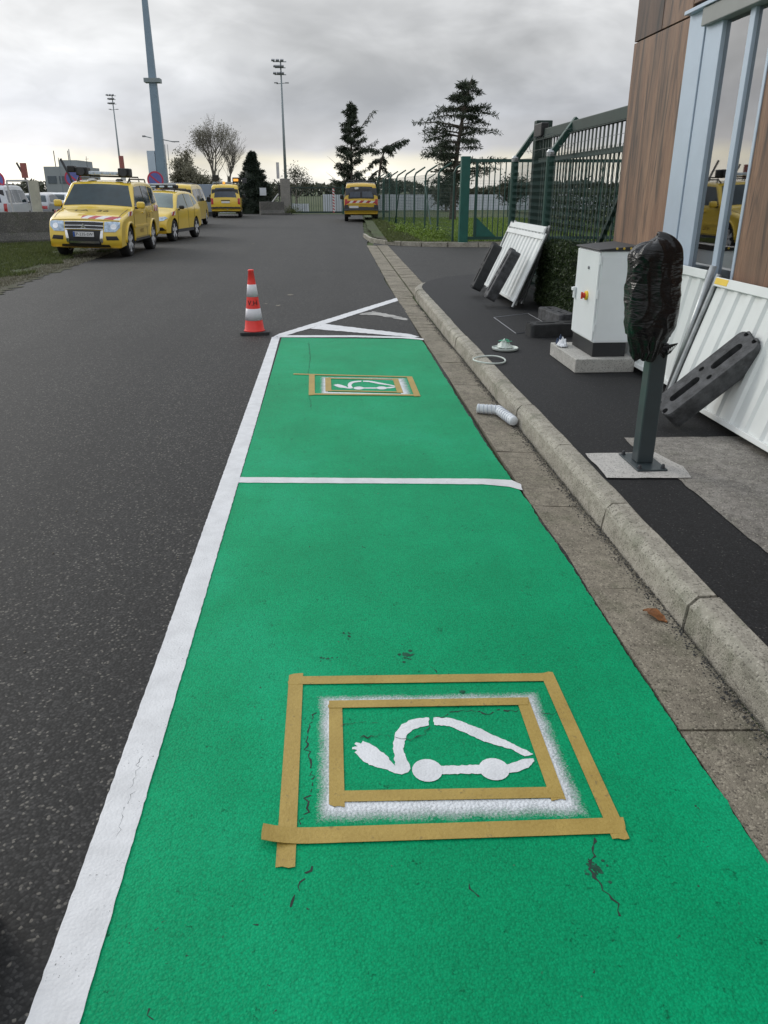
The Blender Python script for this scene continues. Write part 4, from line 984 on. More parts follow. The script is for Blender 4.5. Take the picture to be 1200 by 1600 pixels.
# dead leaf
vs_ = []; fs = []; n = 8
for i in range(n+1):
    q = i/n; w = .030*math.sin(PI*min(1, q*1.02))**.8*(1+.2*math.sin(q*19))
    for k in (-1, 0, 1): vs_.append((-.055+.11*q, w*k, .006+.010*math.sin(q*5)+(.008 if k else 0)))
for i in range(n):
    for k in range(2): q = i*3+k; fs.append((q, q+3, q+4, q+1))
lf_ = MB().add(vs_, fs).build('dead_leaf', 'dead_leaf', fix=True); lf_.location = (1.29, 2.66, -.004); lf_.rotation_euler = (0, 0, R(-50)); tag(lf_, 'brown dead leaf lying in the gutter near the kerb', 'leaf')
print('part2 done')
#PART3
# ================================================================== VEHICLES
def chaikin(p, it=2):
    for _ in range(it):
        q = [p[0]]
        for a, b in zip(p, p[1:]):
            q += [(a[0]*.75+b[0]*.25, a[1]*.75+b[1]*.25), (a[0]*.25+b[0]*.75, a[1]*.25+b[1]*.75)]
        q.append(p[-1]); p = q
    return p
class Car:
    """side silhouette (upper and lower chains, x forward) swept to a body of half width W with tumblehome"""
    def __init__(s, upper, lower, W, belt, tum, front=.16, rear=.07, r=.09, crown=.03, plan=.05, wheels=(), wr=.36, ra=.42):
        s.up = chaikin(upper); s.lo = chaikin(lower); s.W = W; s.belt = belt; s.tum = tum; s.fb = front; s.rb = rear; s.r = r; s.cr = crown; s.plan = plan
        s.wheels = wheels; s.wr = wr; s.ra = ra
        s.x0 = s.up[0][0]; s.x1 = s.up[-1][0]; s.L = s.x1-s.x0; s.xc = (s.x0+s.x1)/2
        d = [0]
        for a, b in zip(s.up, s.up[1:]): d.append(d[-1]+math.hypot(b[0]-a[0], b[1]-a[1]))
        s.d = d; s.S = d[-1]
        s.ztop = max(p[1] for p in s.up)
    def upt(s, q):
        q = max(0, min(s.S, q))
        for i in range(len(s.d)-1):
            if q <= s.d[i+1]: break
        k = (q-s.d[i])/max(1e-9, s.d[i+1]-s.d[i]); a, b = s.up[i], s.up[i+1]; return a[0]+(b[0]-a[0])*k, a[1]+(b[1]-a[1])*k
    def lz(s, x):
        for a, b in zip(s.lo, s.lo[1:]):
            if x <= b[0]: break
        k = max(0, min(1, (x-a[0])/max(1e-9, b[0]-a[0]))); return a[1]+(b[1]-a[1])*k
    def sx(s, x):
        best = None
        for i in range(len(s.up)-1):
            a, b = s.up[i], s.up[i+1]
            if min(a[0], b[0]) <= x <= max(a[0], b[0]) and (a[1]+b[1])/2 > .85:
                k = (x-a[0])/((b[0]-a[0]) or 1e-9); return s.d[i]+k*(s.d[i+1]-s.d[i])
        return s.S/2
    def sz(s, z, end):
        rng = range(len(s.up)-2, 0, -1) if end == 'front' else range(len(s.up)-1)
        for i in rng:
            a, b = s.up[i], s.up[i+1]
            if min(a[1], b[1]) <= z <= max(a[1], b[1]):
                k = (z-a[1])/((b[1]-a[1]) or 1e-9); return s.d[i]+k*(s.d[i+1]-s.d[i])
        return s.S if end == 'front' else 0
    def hw(s, x, z):
        u = abs(x-s.xc)/(s.L/2); w = s.W*(1-s.plan*u**3)
        if z > s.belt: w *= 1-s.tum*(z-s.belt)
        else: w *= 1-.05*((s.belt-z)/s.belt)**2*1.0
        return w
    def bend(s, p):
        x, y, z = p; q = min(1, abs(y)/s.W)
        kf = max(0, min(1, (x-(s.x1-1.5))/1.5)); kr = max(0, min(1, ((s.x0+.9)-x)/.9))
        return Vector((x-s.fb*kf*q**2.2+s.rb*kr*q**2.2, y, z))
    def side(s, x, z, sgn, off=.006): return s.bend((x, sgn*(s.hw(x, z)+off), z))
    def ring(s, q):
        x, zt = s.upt(q); zb = min(s.lz(x), zt-.03); r = min(s.r, (zt-zb)/3.2); c = s.cr*min(1, (zt-zb)/.5)
        zs = zt-c-r; pts = [(x, 0, zb), (x, s.hw(x, zb)*.55, zb), (x, s.hw(x, zb)*.95, zb)]
        M = 16
        for i in range(M+1):
            z = zb+.02+(zs-zb-.02)*i/M; pts.append((x, s.hw(x, z), z))
        ys_ = s.hw(x, zs)
        for i in range(1, 5):
            a = PI/2*i/5; pts.append((x, ys_-r+r*math.cos(a), zs+r*math.sin(a)))
        for i in range(9):
            t = 1-i/8; pts.append((x, (ys_-r)*t, zt-c*t*t))
        return pts
    def top(s, q, t, off=.006):
        def P(q, t):
            x, zt = s.upt(q); zb = min(s.lz(x), zt-.03); r = min(s.r, (zt-zb)/3.2); c = s.cr*min(1, (zt-zb)/.5); ys_ = s.hw(x, zt-c-r)-r
            return s.bend((x, ys_*t, zt-c*t*t))
        p = P(q, t); e = .004; a = P(min(s.S, q+e), t)-P(max(0, q-e), t); b = P(q, t+.01)-P(q, t-.01); n = b.cross(a)
        if n.length < 1e-9: n = Vector((0, 0, 1))
        n.normalize()
        x, z = s.upt(q)
        c0 = Vector((s.xc, 0, .7))
        if n.dot(p-c0) < 0: n = -n
        return p+n*off
    def body(s, mat, parent, ns=130):
        qs = [s.S*i/ns for i in range(ns+1)]
        half = [s.ring(q) for q in qs]; n = len(half[0]); m = MB(); rows = []
        for h in half:
            full = h + [(x, -y, z) for x, y, z in h[-2:0:-1]]; rows.append(full)
        N_ = len(rows[0]); vs_ = [Vector(p) for row in rows for p in row]; fs = []
        dead = lambda c: any((c.x-wx)**2+(c.z-s.wr)**2 < s.ra**2 for wx in s.wheels) and abs(c.y) > s.W*.45
        touched = {}
        for i in range(ns):
            for k in range(N_):
                f = (i*N_+k, i*N_+(k+1) % N_, (i+1)*N_+(k+1) % N_, (i+1)*N_+k); c = sum((vs_[j] for j in f), Vector())/4
                if dead(c):
                    for j in f: touched[j] = 1
                    continue
                fs.append(f)
        used = set(j for f in fs for j in f)
        for j in touched:
            if j in used and abs(vs_[j].y) > s.W*.45 and vs_[j].z > s.lz(vs_[j].x)+.01:
                v = vs_[j]; wx = min(s.wheels, key=lambda w: abs(w-v.x)); dx, dz = v.x-wx, v.z-s.wr; l = math.hypot(dx, dz) or 1
                v.x = wx+dx/l*s.ra; v.z = s.wr+dz/l*s.ra
        fs.append(tuple(range(N_))); fs.append(tuple(ns*N_+k for k in range(N_-1, -1, -1)))
        o = m.add([s.bend(v) for v in vs_], fs).build('body', mat, parent, smooth=True, fix=True)
        e = o.modifiers.new('es', 'EDGE_SPLIT'); e.split_angle = R(38)
        for wx in s.wheels:
            for sg in (1, -1):
                lin = MB(); y1 = sg*(s.hw(wx, .6)-.012); y0 = sg*(s.W-.36); K = 14
                vv = []; ff = []
                for i in range(K+1):
                    a = -.25+ (PI+.5)*i/K; xx, zz = wx+s.ra*1.004*math.cos(a), s.wr+s.ra*1.004*math.sin(a)
                    vv += [s.bend((xx, y0, zz)), s.bend((xx, y1, zz))]
                for i in range(K): ff.append((2*i, 2*i+1, 2*i+3, 2*i+2))
                ff.append(tuple(2*i for i in range(K+1)))
                lin.add(vv, ff); lin.build('wheel_arch_liner', 'black_plastic', o)
        return o
    def patch(s, name, poly, mp, mat, parent, rings=3, sub=6, off=.006, skirt=.02):
        P = []
        for a, b in zip(poly, poly[1:]+poly[:1]):
            for k in range(sub): P.append((a[0]+(b[0]-a[0])*k/sub, a[1]+(b[1]-a[1])*k/sub))
        cx_ = sum(p[0] for p in P)/len(P); cy_ = sum(p[1] for p in P)/len(P); n = len(P); vs_ = [mp(p[0], p[1], off-skirt) for p in P]; fs = []
        for j in range(rings):
            k = 1-j/rings
            vs_ += [mp(cx_+(p[0]-cx_)*k, cy_+(p[1]-cy_)*k, off) for p in P]
        vs_.append(mp(cx_, cy_, off))
        for j in range(rings):
            for i in range(n): i2 = (i+1) % n; fs.append((j*n+i, j*n+i2, (j+1)*n+i2, (j+1)*n+i))
        for i in range(n): fs.append((rings*n+i, rings*n+(i+1) % n, (rings+1)*n))
        o = MB().add(vs_, fs).build(name, mat, parent, smooth=True, fix=True)
        e = o.modifiers.new('es', 'EDGE_SPLIT'); e.split_angle = R(40); return o
    def sidep(s, name, poly, mat, parent, off=.006, sides=(1, -1), **k):
        return [s.patch(name, poly, lambda x, z, o, g=g: s.side(x, z, g, o), mat, parent, off=off, **k) for g in sides]
    def topp(s, name, poly, mat, parent, off=.006, **k): return s.patch(name, poly, lambda q, t, o: s.top(q, t, o), mat, parent, off=off, **k)
    def seam(s, name, pts, parent, sides=(1, -1), r=.006):
        for g in sides:
            P_ = []
            for a, b in zip(pts, pts[1:]):
                for k in range(6): P_.append(s.side(a[0]+(b[0]-a[0])*k/6, a[1]+(b[1]-a[1])*k/6, g, .004))
            P_.append(s.side(*pts[-1], g, .004)); MB().tube(P_, r, 4).build(name, 'fog_dark', parent)
    def front(s, name, poly, mat, parent, off=.006, **k): return s.topp(name, [(s.sz(z, 'front'), t) for t, z in poly], mat, parent, off, **k)
    def back(s, name, poly, mat, parent, off=.006, **k): return s.topp(name, [(s.sz(z, 'rear'), t) for t, z in poly], mat, parent, off, **k)
def mir(poly): return [(-t, z) for t, z in poly]
def wheel_meshes(r, w, spokes=6):
    hh = w/2; MX = Matrix.Rotation(R(90), 3, 'X')
    ty = MB().lathe([(r*.60, -hh*.8), (r*.70, -hh), (r*.92, -hh*.98), (r*.985, -hh*.75), (r, -hh*.4), (r, hh*.4), (r*.985, hh*.75), (r*.92, hh*.98), (r*.70, hh), (r*.60, hh*.8)], 32, M=MX).mesh('wheel', True); ty.materials.append(MT['tyre'])
    rim = MB(); rim.lathe([(r*.50, -hh*.5), (r*.66, -hh*.99), (r*.635, -hh*1.02), (r*.58, -hh*.75), (r*.54, -hh*.2), (r*.0, -hh*.2)], 28, M=MX)
    for k in range(spokes):
        a = 2*PI*k/spokes; M = Matrix.Rotation(a, 3, 'Y')
        rim.add([M @ Vector(p) for p in [(-.036, -hh*.90, .03), (.036, -hh*.90, .03), (.055, -hh*.98, r*.63), (-.055, -hh*.98, r*.63), (-.036, -hh*.3, .03), (.036, -hh*.3, .03), (.055, -hh*.3, r*.63), (-.055, -hh*.3, r*.63)]], [(0, 1, 2, 3), (0, 4, 5, 1), (1, 5, 6, 2), (2, 6, 7, 3), (3, 7, 4, 0)])
    rim.lathe([(.06, -hh*.5), (.06, -hh*.93), (.04, -hh*.98)], 14, M=MX)
    rm = rim.mesh('rim', False); rm.materials.append(MT['alloy'])
    bm = bmesh.new(); bm.from_mesh(rm); bmesh.ops.recalc_face_normals(bm, faces=bm.faces); bm.to_mesh(rm); bm.free()
    hb = MB().lathe([(r*.6, -hh*.18), (r*.6, hh*.5)], 20, M=MX).mesh('hub'); hb.materials.append(MT['black_plastic'])
    return ty, rm, hb
def add_wheels(root, car, w, meshes, inset=.02):
    for wx in car.wheels:
        for sg in (1, -1):
            ty, rm, hb = meshes
            o = put('wheel', ty, root); o.location = car.bend((wx, sg*(car.hw(wx, .5)-w/2-inset), car.wr)); o.rotation_euler = (0, 0, 0 if sg < 0 else PI)
            put('rim', rm, o); put('hub', hb, o)
def plate(root, text, p, n_front=True, w=.52, h=.11, tilt=0):
    b = MB().bb(-.006, .006, -w/2, w/2, -h/2, h/2).build('number_plate', 'plate_white', root, bevel=.002); b.location = p; b.rotation_euler = (0, tilt, 0 if n_front else PI)
    bb_ = MB().bb(.0062, .0078, -w/2+.002, -w/2+.045, -h/2+.003, h/2-.003).build('plate_band', 'plate_blue', b)
    if not text: return b
    me = text_mesh(text, .098, 'text_black'); o = put('plate_lettering', me, b); o.location = (.0072, .0, -.002); o.rotation_euler = (R(90), 0, R(90)); o.scale = (1.0, 1, 1)
    return b
def mirror(root, x, y, z, sg, mat, s_=(.16, .22, .17)):
    o = MB().box((0, 0, 0), s_).build('door_mirror', mat, root, bevel=.05, seg=3); o.location = (x, sg*y, z)
    st = MB().box((0, -sg*.14, -.07), (.06, .14, .05)).build('mirror_arm', 'black_plastic', o, bevel=.01); return o

# ---- 1. the near yellow off-roader
suv = empty('yellow_off_roader'); tag(suv, 'yellow off-road car with roof bar and loudhailers, nearest of the parked cars, facing the camera', 'car')
c = Car([(-2.30, .50), (-2.36, .60), (-2.36, 1.0), (-2.33, 1.15), (-2.16, 1.70), (-2.05, 1.79), (-1.85, 1.83), (-.9, 1.865), (.0, 1.85), (.30, 1.815), (.42, 1.76), (.93, 1.24), (1.02, 1.185), (1.15, 1.165), (1.75, 1.09), (2.14, 1.00), (2.30, .94), (2.38, .85), (2.44, .64), (2.46, .48), (2.44, .36), (2.38, .29)],
        [(-2.30, .46), (-2.0, .42), (-1.5, .38), (1.5, .36), (2.0, .30), (2.38, .27)], .935, 1.16, .24, front=.17, rear=.06, r=.07, crown=.03, plan=.045, wheels=(1.56, -1.22), wr=.385, ra=.455)
c.body('yellow_paint', suv)
add_wheels(suv, c, .25, wheel_meshes(.385, .25, 6), .0)
c.topp('windscreen', [(c.sx(.40)+.02, -.93), (c.sx(.40)+.02, .93), (c.sx(.95)-.02, 1.02), (c.sx(.95)-.02, -1.02)], 'car_glass', suv, rings=5, sub=8)
for pl in ([(.80, 1.235), (.32, 1.70), (-.36, 1.735), (-.36, 1.215)], [(-.44, 1.215), (-.44, 1.735), (-1.22, 1.725), (-1.22, 1.23)], [(-1.31, 1.25), (-1.31, 1.715), (-1.93, 1.67), (-2.10, 1.29)]):
    c.sidep('side_window', pl, 'car_glass', suv)
for pl in ([(1.08, .46), (1.06, 1.12), (.86, 1.185), (-.395, 1.195), (-.395, .46)], [(-.41, .46), (-.41, 1.195), (-1.27, 1.21), (-1.29, .95), (-.80, .46)]):
    for d_ in c.sidep('door', pl, 'yellow_paint', suv, off=.004, skirt=.012, rings=6):
        pass
c.seam('door_seam', [(1.08, .46), (1.06, 1.12), (.86, 1.185)], suv); c.seam('door_seam', [(-.40, .46), (-.40, 1.73)], suv); c.seam('door_seam', [(-1.27, 1.22), (-1.29, .95), (-.80, .46)], suv); c.seam('door_seam', [(1.08, .46), (-.80, .46)], suv)
for sg in (1, -1):
    MB().tube([c.top(c.sx(x), sg*.93, .003) for x in (1.10, 1.4, 1.7, 2.0, 2.2)], .006, 4).build('bonnet_seam', 'fog_dark', suv)
MB().tube([c.top(c.sz(.925, 'front'), t/10, .004) for t in range(-10, 11)], .007, 4).build('bonnet_seam', 'fog_dark', suv)
for wx in c.wheels:
    for sg in (1, -1):
        MB().tube([c.side(wx+(c.ra+.012)*math.cos(a), c.wr+(c.ra+.012)*math.sin(a), sg, .006) for a in [PI*k/20 for k in range(21)]], .030, 6).build('arch_flare', 'yellow_paint', suv, smooth=True)
for x in (.02, -1.10):
    for sg in (1, -1):
        o = MB().box((0, 0, 0), (.20, .035, .035)).build('door_handle', 'yellow_paint', suv, bevel=.012); o.location = c.side(x, 1.06, sg, .02)
# sill line moulding
c.sidep('side_moulding', [(1.02, .70), (1.02, .755), (-.72, .755), (-.72, .70)], 'yellow_paint', suv, off=.022, skirt=.03, sub=8, rings=2)
c.sidep('sill', [(1.08, .37), (1.08, .435), (-.75, .435), (-.75, .37)], 'dark_trim', suv, off=.01, sub=8, rings=2)
# front face
for sg in (1, -1):
    f = (lambda p: p) if sg > 0 else mir
    hl = c.front('headlight', f([(.60, .655), (.60, .89), (.82, .905), (1.03, .905), (1.04, .79), (.92, .67)]), 'lamp_lens', suv, off=.012, rings=4)
    pr_ = c.front('projector', f([(.86+.09*math.cos(a), .79+.065*math.sin(a)) for a in [2*PI*k/12 for k in range(12)]]), 'chrome', hl, off=.018, sub=1)
    c.front('fog_recess', f([(.66, .46), (.64, .555), (.96, .57), (1.02, .475)]), 'fog_dark', suv, off=.008)
    c.front('bumper_strake', f([(.50, .385), (.455, .44), (.50, .68), (.575, .70), (.545, .44)]), 'chrome', suv, off=.016, rings=2)
c.front('grille', [(-.57, .70), (-.57, .89), (.57, .89), (.57, .70)], 'fog_dark', suv, off=.008, rings=4)
for z in (.715, .79, .875):
    c.front('grille_bar', [(-.57, z-.007), (-.57, z+.007), (.57, z+.007), (.57, z-.007)], 'chrome', suv, off=.022, sub=10, rings=2)
c.front('lower_grille', [(-.46, .33), (-.50, .69), (.50, .69), (.46, .33)], 'black_plastic', suv, off=.007, rings=4)
c.front('silver_bar', [(-.44, .385), (-.44, .435), (.44, .435), (.44, .385)], 'chrome', suv, off=.03, sub=10, rings=2)
c.front('bumper_valance', [(-.70, .295), (-.68, .35), (.68, .35), (.70, .295)], 'black_plastic', suv, off=.012, rings=2)
em = MB()
for a in (90, 210, 330):
    ca, sa = math.cos(R(a)), math.sin(R(a)); k = .046
    pts = [(0, 0), (k*.9*math.cos(R(a+30)), k*.9*math.sin(R(a+30))), (k*1.56*ca, k*1.56*sa), (k*.9*math.cos(R(a-30)), k*.9*math.sin(R(a-30)))]
    em.prism(pts, 0, .012)
o = em.build('emblem', 'chrome', suv); p = c.top(c.sz(.765, 'front'), 0, .03); o.location = p; o.rotation_euler = (R(90), 0, R(90))
plate(suv, 'EP-235-SW', c.top(c.sz(.585, 'front'), .0, .035), True, .50, .115)
# bonnet stripe and lettering, side stripes
c.topp('hazard_stripe', [(c.sx(2.08), -.10), (c.sx(2.27), -.10), (c.sx(2.27), 1.0), (c.sx(2.06), 1.0)], 'red_white_diagonal', suv, off=.004, skirt=.006, sub=12)
me = text_mesh('LA  26', .30, 'text_black')
for v in me.vertices:
    q = c.sx(1.55)+v.co.y*-1; t = v.co.x/.80; v.co = c.top(q, t, .004)
put('bonnet_lettering', me, suv)
c.sidep('hazard_stripe', [(1.68, 1.0), (1.62, 1.10), (1.22, 1.12), (1.28, 1.02)], 'red_white_diagonal', suv, off=.008)
c.sidep('hazard_stripe', [(-1.55, 1.06), (-1.50, 1.22), (-2.1, 1.22), (-2.15, 1.06)], 'red_white_diagonal', suv, off=.008)
def side_text(car, root, txt, size, x, z, mat, sx_=1.0):
    for sg in (1, -1):
        me = text_mesh(txt, size, mat)
        for v in me.vertices: v.co = car.side(x - sg*v.co.x*sx_*-1*-1 if sg > 0 else x + v.co.x*sx_, z+v.co.y, sg, .0075)
        put('side_lettering', me, root)
side_text(c, suv, 'LA 26', .22, -.62, .98, 'text_brown')
side_text(c, suv, 'METEO', .13, .25, .60, 'text_brown')
for sg in (1, -1): mirror(suv, .78, 1.07, 1.26, sg, 'yellow_paint', (.13, .21, .17))
# roof equipment
for x in (.05, -1.0): MB().tube([(x, -.68, 1.80), (x, -.66, 1.95), (x, .66, 1.95), (x, .68, 1.80)], .02, 6).build('roof_bar', 'black_plastic', suv)
for sg in (1, -1): MB().tube([(.25, sg*.66, 1.80), (.1, sg*.67, 1.89), (-1.7, sg*.67, 1.90), (-1.85, sg*.66, 1.80)], .02, 6).build('roof_rail', 'black_plastic', suv)
lb = MB().box((.08, 0, 2.02), (.24, .86, .085)).build('light_bar', 'bar_lens', suv, bevel=.03, seg=3)
for y in (-.30, -.1, .1, .3): MB().box((.205, y, 2.01), (.012, .15, .045)).build('light_segment', 'lamp_lens', lb)
for y, w_ in ((-.52, .34), (.58, .34)):
    h_ = MB().box((.12, y, 2.05), (.34, w_*.9, .21)).build('loudhailer', 'black_plastic', suv, bevel=.03)
    MB().lathe([(.05, 0), (.085, .06), (.10, .10)], 16, (.25, y, 2.05), Matrix.Rotation(R(90), 3, 'Y')).build('horn', 'dark_trim', h_)
MB().box((.15, -.80, 2.10), (.26, .20, .16)).build('loudhailer', 'black_plastic', suv, bevel=.03)
for y, r_ in ((-.30, .12), (.42, .10)): MB().lathe([(r_, 0), (r_*.95, .03), (r_*.5, .055)], 18, (.16, y, 1.835)).build('antenna_dome', 'plate_white' if y < 0 else 'dark_trim', suv, smooth=False)
MB().tube([(.05, -.42, 2.0), (.05, -.42, 2.42)], .006, 5).build('whip_antenna', 'black_plastic', suv); MB().tube([(.05, -.46, 2.35), (.05, -.36, 2.36)], .005, 4).build('whip_antenna', 'black_plastic', suv)
suv.rotation_mode = 'XYZ'; suv.location = (-6.0, 23.3, .0); suv.rotation_euler = (R(-1.6), 0, R(-90.5))

# ---- 2. the crossover behind it
cr = empty('yellow_crossover'); tag(cr, 'smaller yellow crossover car with wide dark light bar parked behind the off-roader', 'car')
c = Car([(-2.10, .45), (-2.16, .60), (-2.15, .95), (-2.05, 1.10), (-1.75, 1.45), (-1.60, 1.53), (-1.0, 1.60), (-.2, 1.615), (.25, 1.56), (.45, 1.47), (1.05, 1.08), (1.18, 1.03), (1.75, .95), (2.02, .84), (2.14, .72), (2.18, .58), (2.17, .40), (2.10, .30)],
        [(-2.10, .40), (-1.7, .32), (-1.2, .27), (1.2, .26), (1.8, .26), (2.10, .27)], .905, .98, .34, front=.26, rear=.12, r=.10, crown=.04, plan=.06, wheels=(1.33, -1.30), wr=.34, ra=.395)
c.body('yellow_paint', cr); add_wheels(cr, c, .22, wheel_meshes(.345, .22, 5), .0)
c.topp('windscreen', [(c.sx(.36), -.93), (c.sx(.36), .93), (c.sx(1.08), 1.0), (c.sx(1.08), -1.0)], 'pale_car_glass', cr, rings=5, sub=8)
for pl in ([(.92, 1.045), (.30, 1.43), (-.28, 1.49), (-.28, 1.025)], [(-.35, 1.03), (-.35, 1.49), (-1.05, 1.46), (-1.10, 1.07)], [(-1.18, 1.09), (-1.15, 1.44), (-1.45, 1.38), (-1.72, 1.17)]): c.sidep('side_window', pl, 'pale_car_glass', cr)
for pl in ([(.90, .38), (.88, .98), (-.30, 1.0), (-.30, .38)], [(-.32, .38), (-.32, 1.0), (-1.15, 1.02), (-1.0, .70), (-.85, .38)]): c.sidep('door', pl, 'yellow_paint', cr, off=.004, skirt=.012, rings=6)
c.seam('door_seam', [(.90, .38), (.88, .98)], cr); c.seam('door_seam', [(-.31, .38), (-.31, 1.48)], cr); c.seam('door_seam', [(-1.15, 1.02), (-1.0, .70), (-.85, .38)], cr)
for sg in (1, -1):
    f = (lambda p: p) if sg > 0 else mir
    hl = c.front('headlight', f([(.55, .66), (.58, .78), (1.05, .83), (1.15, .80), (1.02, .70)]), 'lamp_lens', cr, off=.012)
    c.front('daylight_strip', f([(.60, .75), (.60, .772), (1.0, .815), (1.0, .795)]), 'plate_white', hl, off=.016, rings=1)
    c.front('fog_recess', f([(.55, .36), (.60, .46), (.95, .48), (1.02, .38)]), 'fog_dark', cr, off=.01)
    mirror(cr, .74, 1.02, 1.06, sg, 'black_plastic', (.11, .18, .12))
c.front('grille', [(-.5, .66), (-.52, .77), (.52, .77), (.5, .66)], 'fog_dark', cr, off=.008); c.front('lower_grille', [(-.45, .33), (-.48, .46), (.48, .46), (.45, .33)], 'black_plastic', cr, off=.009)
plate(cr, '', c.top(c.sz(.55, 'front'), .0, .02), True, .50, .10)
c.sidep('sill', [(.95, .27), (.95, .37), (-.88, .37), (-.88, .27)], 'dark_trim', cr, off=.012, rings=2, sub=8)
c.sidep('hazard_stripe', [(1.60, .80), (1.56, .92), (1.20, .95), (1.22, .83)], 'red_white_diagonal', cr, off=.008)
c.topp('bonnet_marking', [(c.sx(1.62), .30), (c.sx(1.50), .34), (c.sx(1.46), .52), (c.sx(1.58), .50)], 'text_black', cr, off=.004, skirt=.004, rings=1)
for sg in (1, -1): MB().tube([(.1, sg*.60, 1.56), (.0, sg*.61, 1.64), (-1.3, sg*.60, 1.62), (-1.4, sg*.58, 1.54)], .018, 6).build('roof_rail', 'black_plastic', cr)
lb = MB().box((-.15, 0, 1.71), (.30, 1.30, .11)).build('light_bar', 'black_plastic', cr, bevel=.03)
MB().box((-.15, 0, 1.785), (.26, 1.15, .05)).build('light_bar_top', 'bar_lens', lb, bevel=.02)
for y in (-.45, -.15, .15, .45): MB().box((.005, y, 1.715), (.02, .17, .05)).build('light_segment', 'lamp_lens', lb)
cr.location = (-5.80, 29.6, 0); cr.rotation_euler = (0, 0, R(-90-8))

# ---- vans seen from the rear
def van(name, label, loc, rz, mat, H=1.95, W=.93, rear='hatch', dark_bumper=False, group=None, glass='rear_glass', detail=True):
    root = empty(name); tag(root, label, 'van', group)
    k = H/1.95
    c = Car([(-2.30, .48), (-2.38, .58), (-2.39, .95), (-2.37, 1.12*k), (-2.22, 1.72*k), (-2.12, 1.87*k), (-1.9, 1.92*k), (-.6, 1.95*k), (.55, 1.93*k), (.95, 1.84*k), (1.62, 1.30*k), (1.80, 1.20*k), (2.20, 1.02*k), (2.38, .86), (2.44, .62), (2.42, .42), (2.34, .34)],
            [(-2.30, .40), (-1.9, .34), (-1.3, .30), (1.3, .28), (1.9, .28), (2.34, .30)], W, 1.10*k, .20, front=.28, rear=.07, r=.10, crown=.03, plan=.03, wheels=(1.45, -1.38), wr=.33, ra=.39)
    c.body(mat, root); add_wheels(root, c, .21, wheel_meshes(.33, .21, 5), .0)
    c.topp('windscreen', [(c.sx(.98), -.93), (c.sx(.98), .93), (c.sx(1.62), 1.0), (c.sx(1.62), -1.0)], 'car_glass', root, rings=4)
    for pl in ([(1.45, 1.16*k), (.95, 1.66*k), (.15, 1.70*k), (.15, 1.14*k)], [(.05, 1.14*k), (.05, 1.70*k), (-1.0, 1.70*k), (-1.0, 1.14*k)], [(-1.1, 1.14*k), (-1.1, 1.70*k), (-2.0, 1.66*k), (-2.12, 1.16*k)]):
        c.sidep('side_window', pl, 'car_glass', root)
    c.sidep('door', [(1.25, .42), (1.3, 1.09*k), (.10, 1.09*k), (.10, .42)], mat, root, off=.004, skirt=.012, rings=4)
    c.sidep('door', [(.07, .42), (.07, 1.09*k), (-1.04, 1.09*k), (-.92, .42)], mat, root, off=.004, skirt=.012, rings=4)
    for sg in (1, -1): mirror(root, 1.32, 1.08, 1.20*k, sg, 'black_plastic', (.12, .20, .24))
    z0, z1 = 1.16*k, 1.72*k
    if rear == 'hatch':
        c.back('tailgate', [(-.90, .60), (-.93, 1.80*k), (.93, 1.80*k), (.90, .60)], mat, root, off=.004, skirt=.012, rings=6)
        c.back('rear_window', [(-.84, z0+.02), (-.80, z1), (.80, z1), (.84, z0+.02)], glass, root, off=.012, rings=4)
        hb_ = c.back('tailgate_handle', [(-.34, 1.0*k-.02), (-.34, 1.0*k+.03), (.34, 1.0*k+.03), (.34, 1.0*k-.02)], 'black_plastic', root, off=.016, rings=1)
        pp = c.top(c.sz(.90*k, 'rear'), 0, .018)
        c.back('bumper', [(-1.05, .42), (-1.08, .56), (1.08, .56), (1.05, .42)], 'black_plastic', root, off=.035, skirt=.06, rings=3)
        MB().box((-2.44, -.1, .50), (.08, .05, .06)).build('tow_hook', 'galvanised', root, bevel=.01)
    else:
        wf = c.back('rear_window_surround', [(-.84, z0), (-.86, z0+.12), (-.82, z1+.02), (.82, z1+.02), (.86, z0+.12), (.84, z0)], 'black_plastic', root, off=.010, rings=3)
        for sg in (1, -1): c.back('rear_window', [(sg*.07, z0+.05), (sg*.07, z1-.03), (sg*.76, z1-.03), (sg*.78, z0+.06)], glass, root, off=.018, rings=3)
        for t0, t1 in ((-.92, -.01), (.01, .92)): c.back('rear_door', [(t0, .62), (t0, z0-.04), (t1, z0-.04), (t1, .62)], mat, root, off=.005, skirt=.012, rings=4)
        c.back('hazard_stripe', [(-.96, .96), (-.96, 1.08), (.96, 1.08), (.96, .96)], 'red_white_vee', root, off=.012, rings=2, sub=10)
        c.back('bumper', [(-1.10, .40), (-1.12, .60), (1.12, .60), (1.10, .40)], 'dark_trim', root, off=.045, skirt=.07, rings=3)
        for sg in (1, -1): c.back('bumper_corner', [(sg*.86, .58), (sg*.86, .88), (sg*1.12, .88), (sg*1.12, .58)], 'dark_trim', root, off=.02, skirt=.03, rings=2)
        c.back('bumper_ledge', [(-1.0, .895), (-1.0, .93), (1.0, .93), (1.0, .895)], mat, root, off=.03, skirt=.05, rings=2, sub=8)
        MB().box((-2.42, .25, 1.66*k), (.03, .20, .10)).build('sticker', 'plate_white', root)
        pp = c.top(c.sz(.74, 'rear'), -.55, .02) if False else c.top(c.sz(.76, 'rear'), .50, .02)
    for sg in (1, -1): c.back('tail_light', [(sg*.93, .82*k), (sg*.93, 1.14*k), (sg*1.10, 1.16*k), (sg*1.10, .80*k)], 'red_lens', root, off=.016, rings=2)
    pl = MB().box((0, 0, 0), (.012, .50, .11)).build('number_plate', 'plate_white', root, bevel=.002); pl.location = pp
    root.location = loc; root.rotation_euler = (0, 0, rz); root['_c'] = 1; del root['_c']
    return root, c
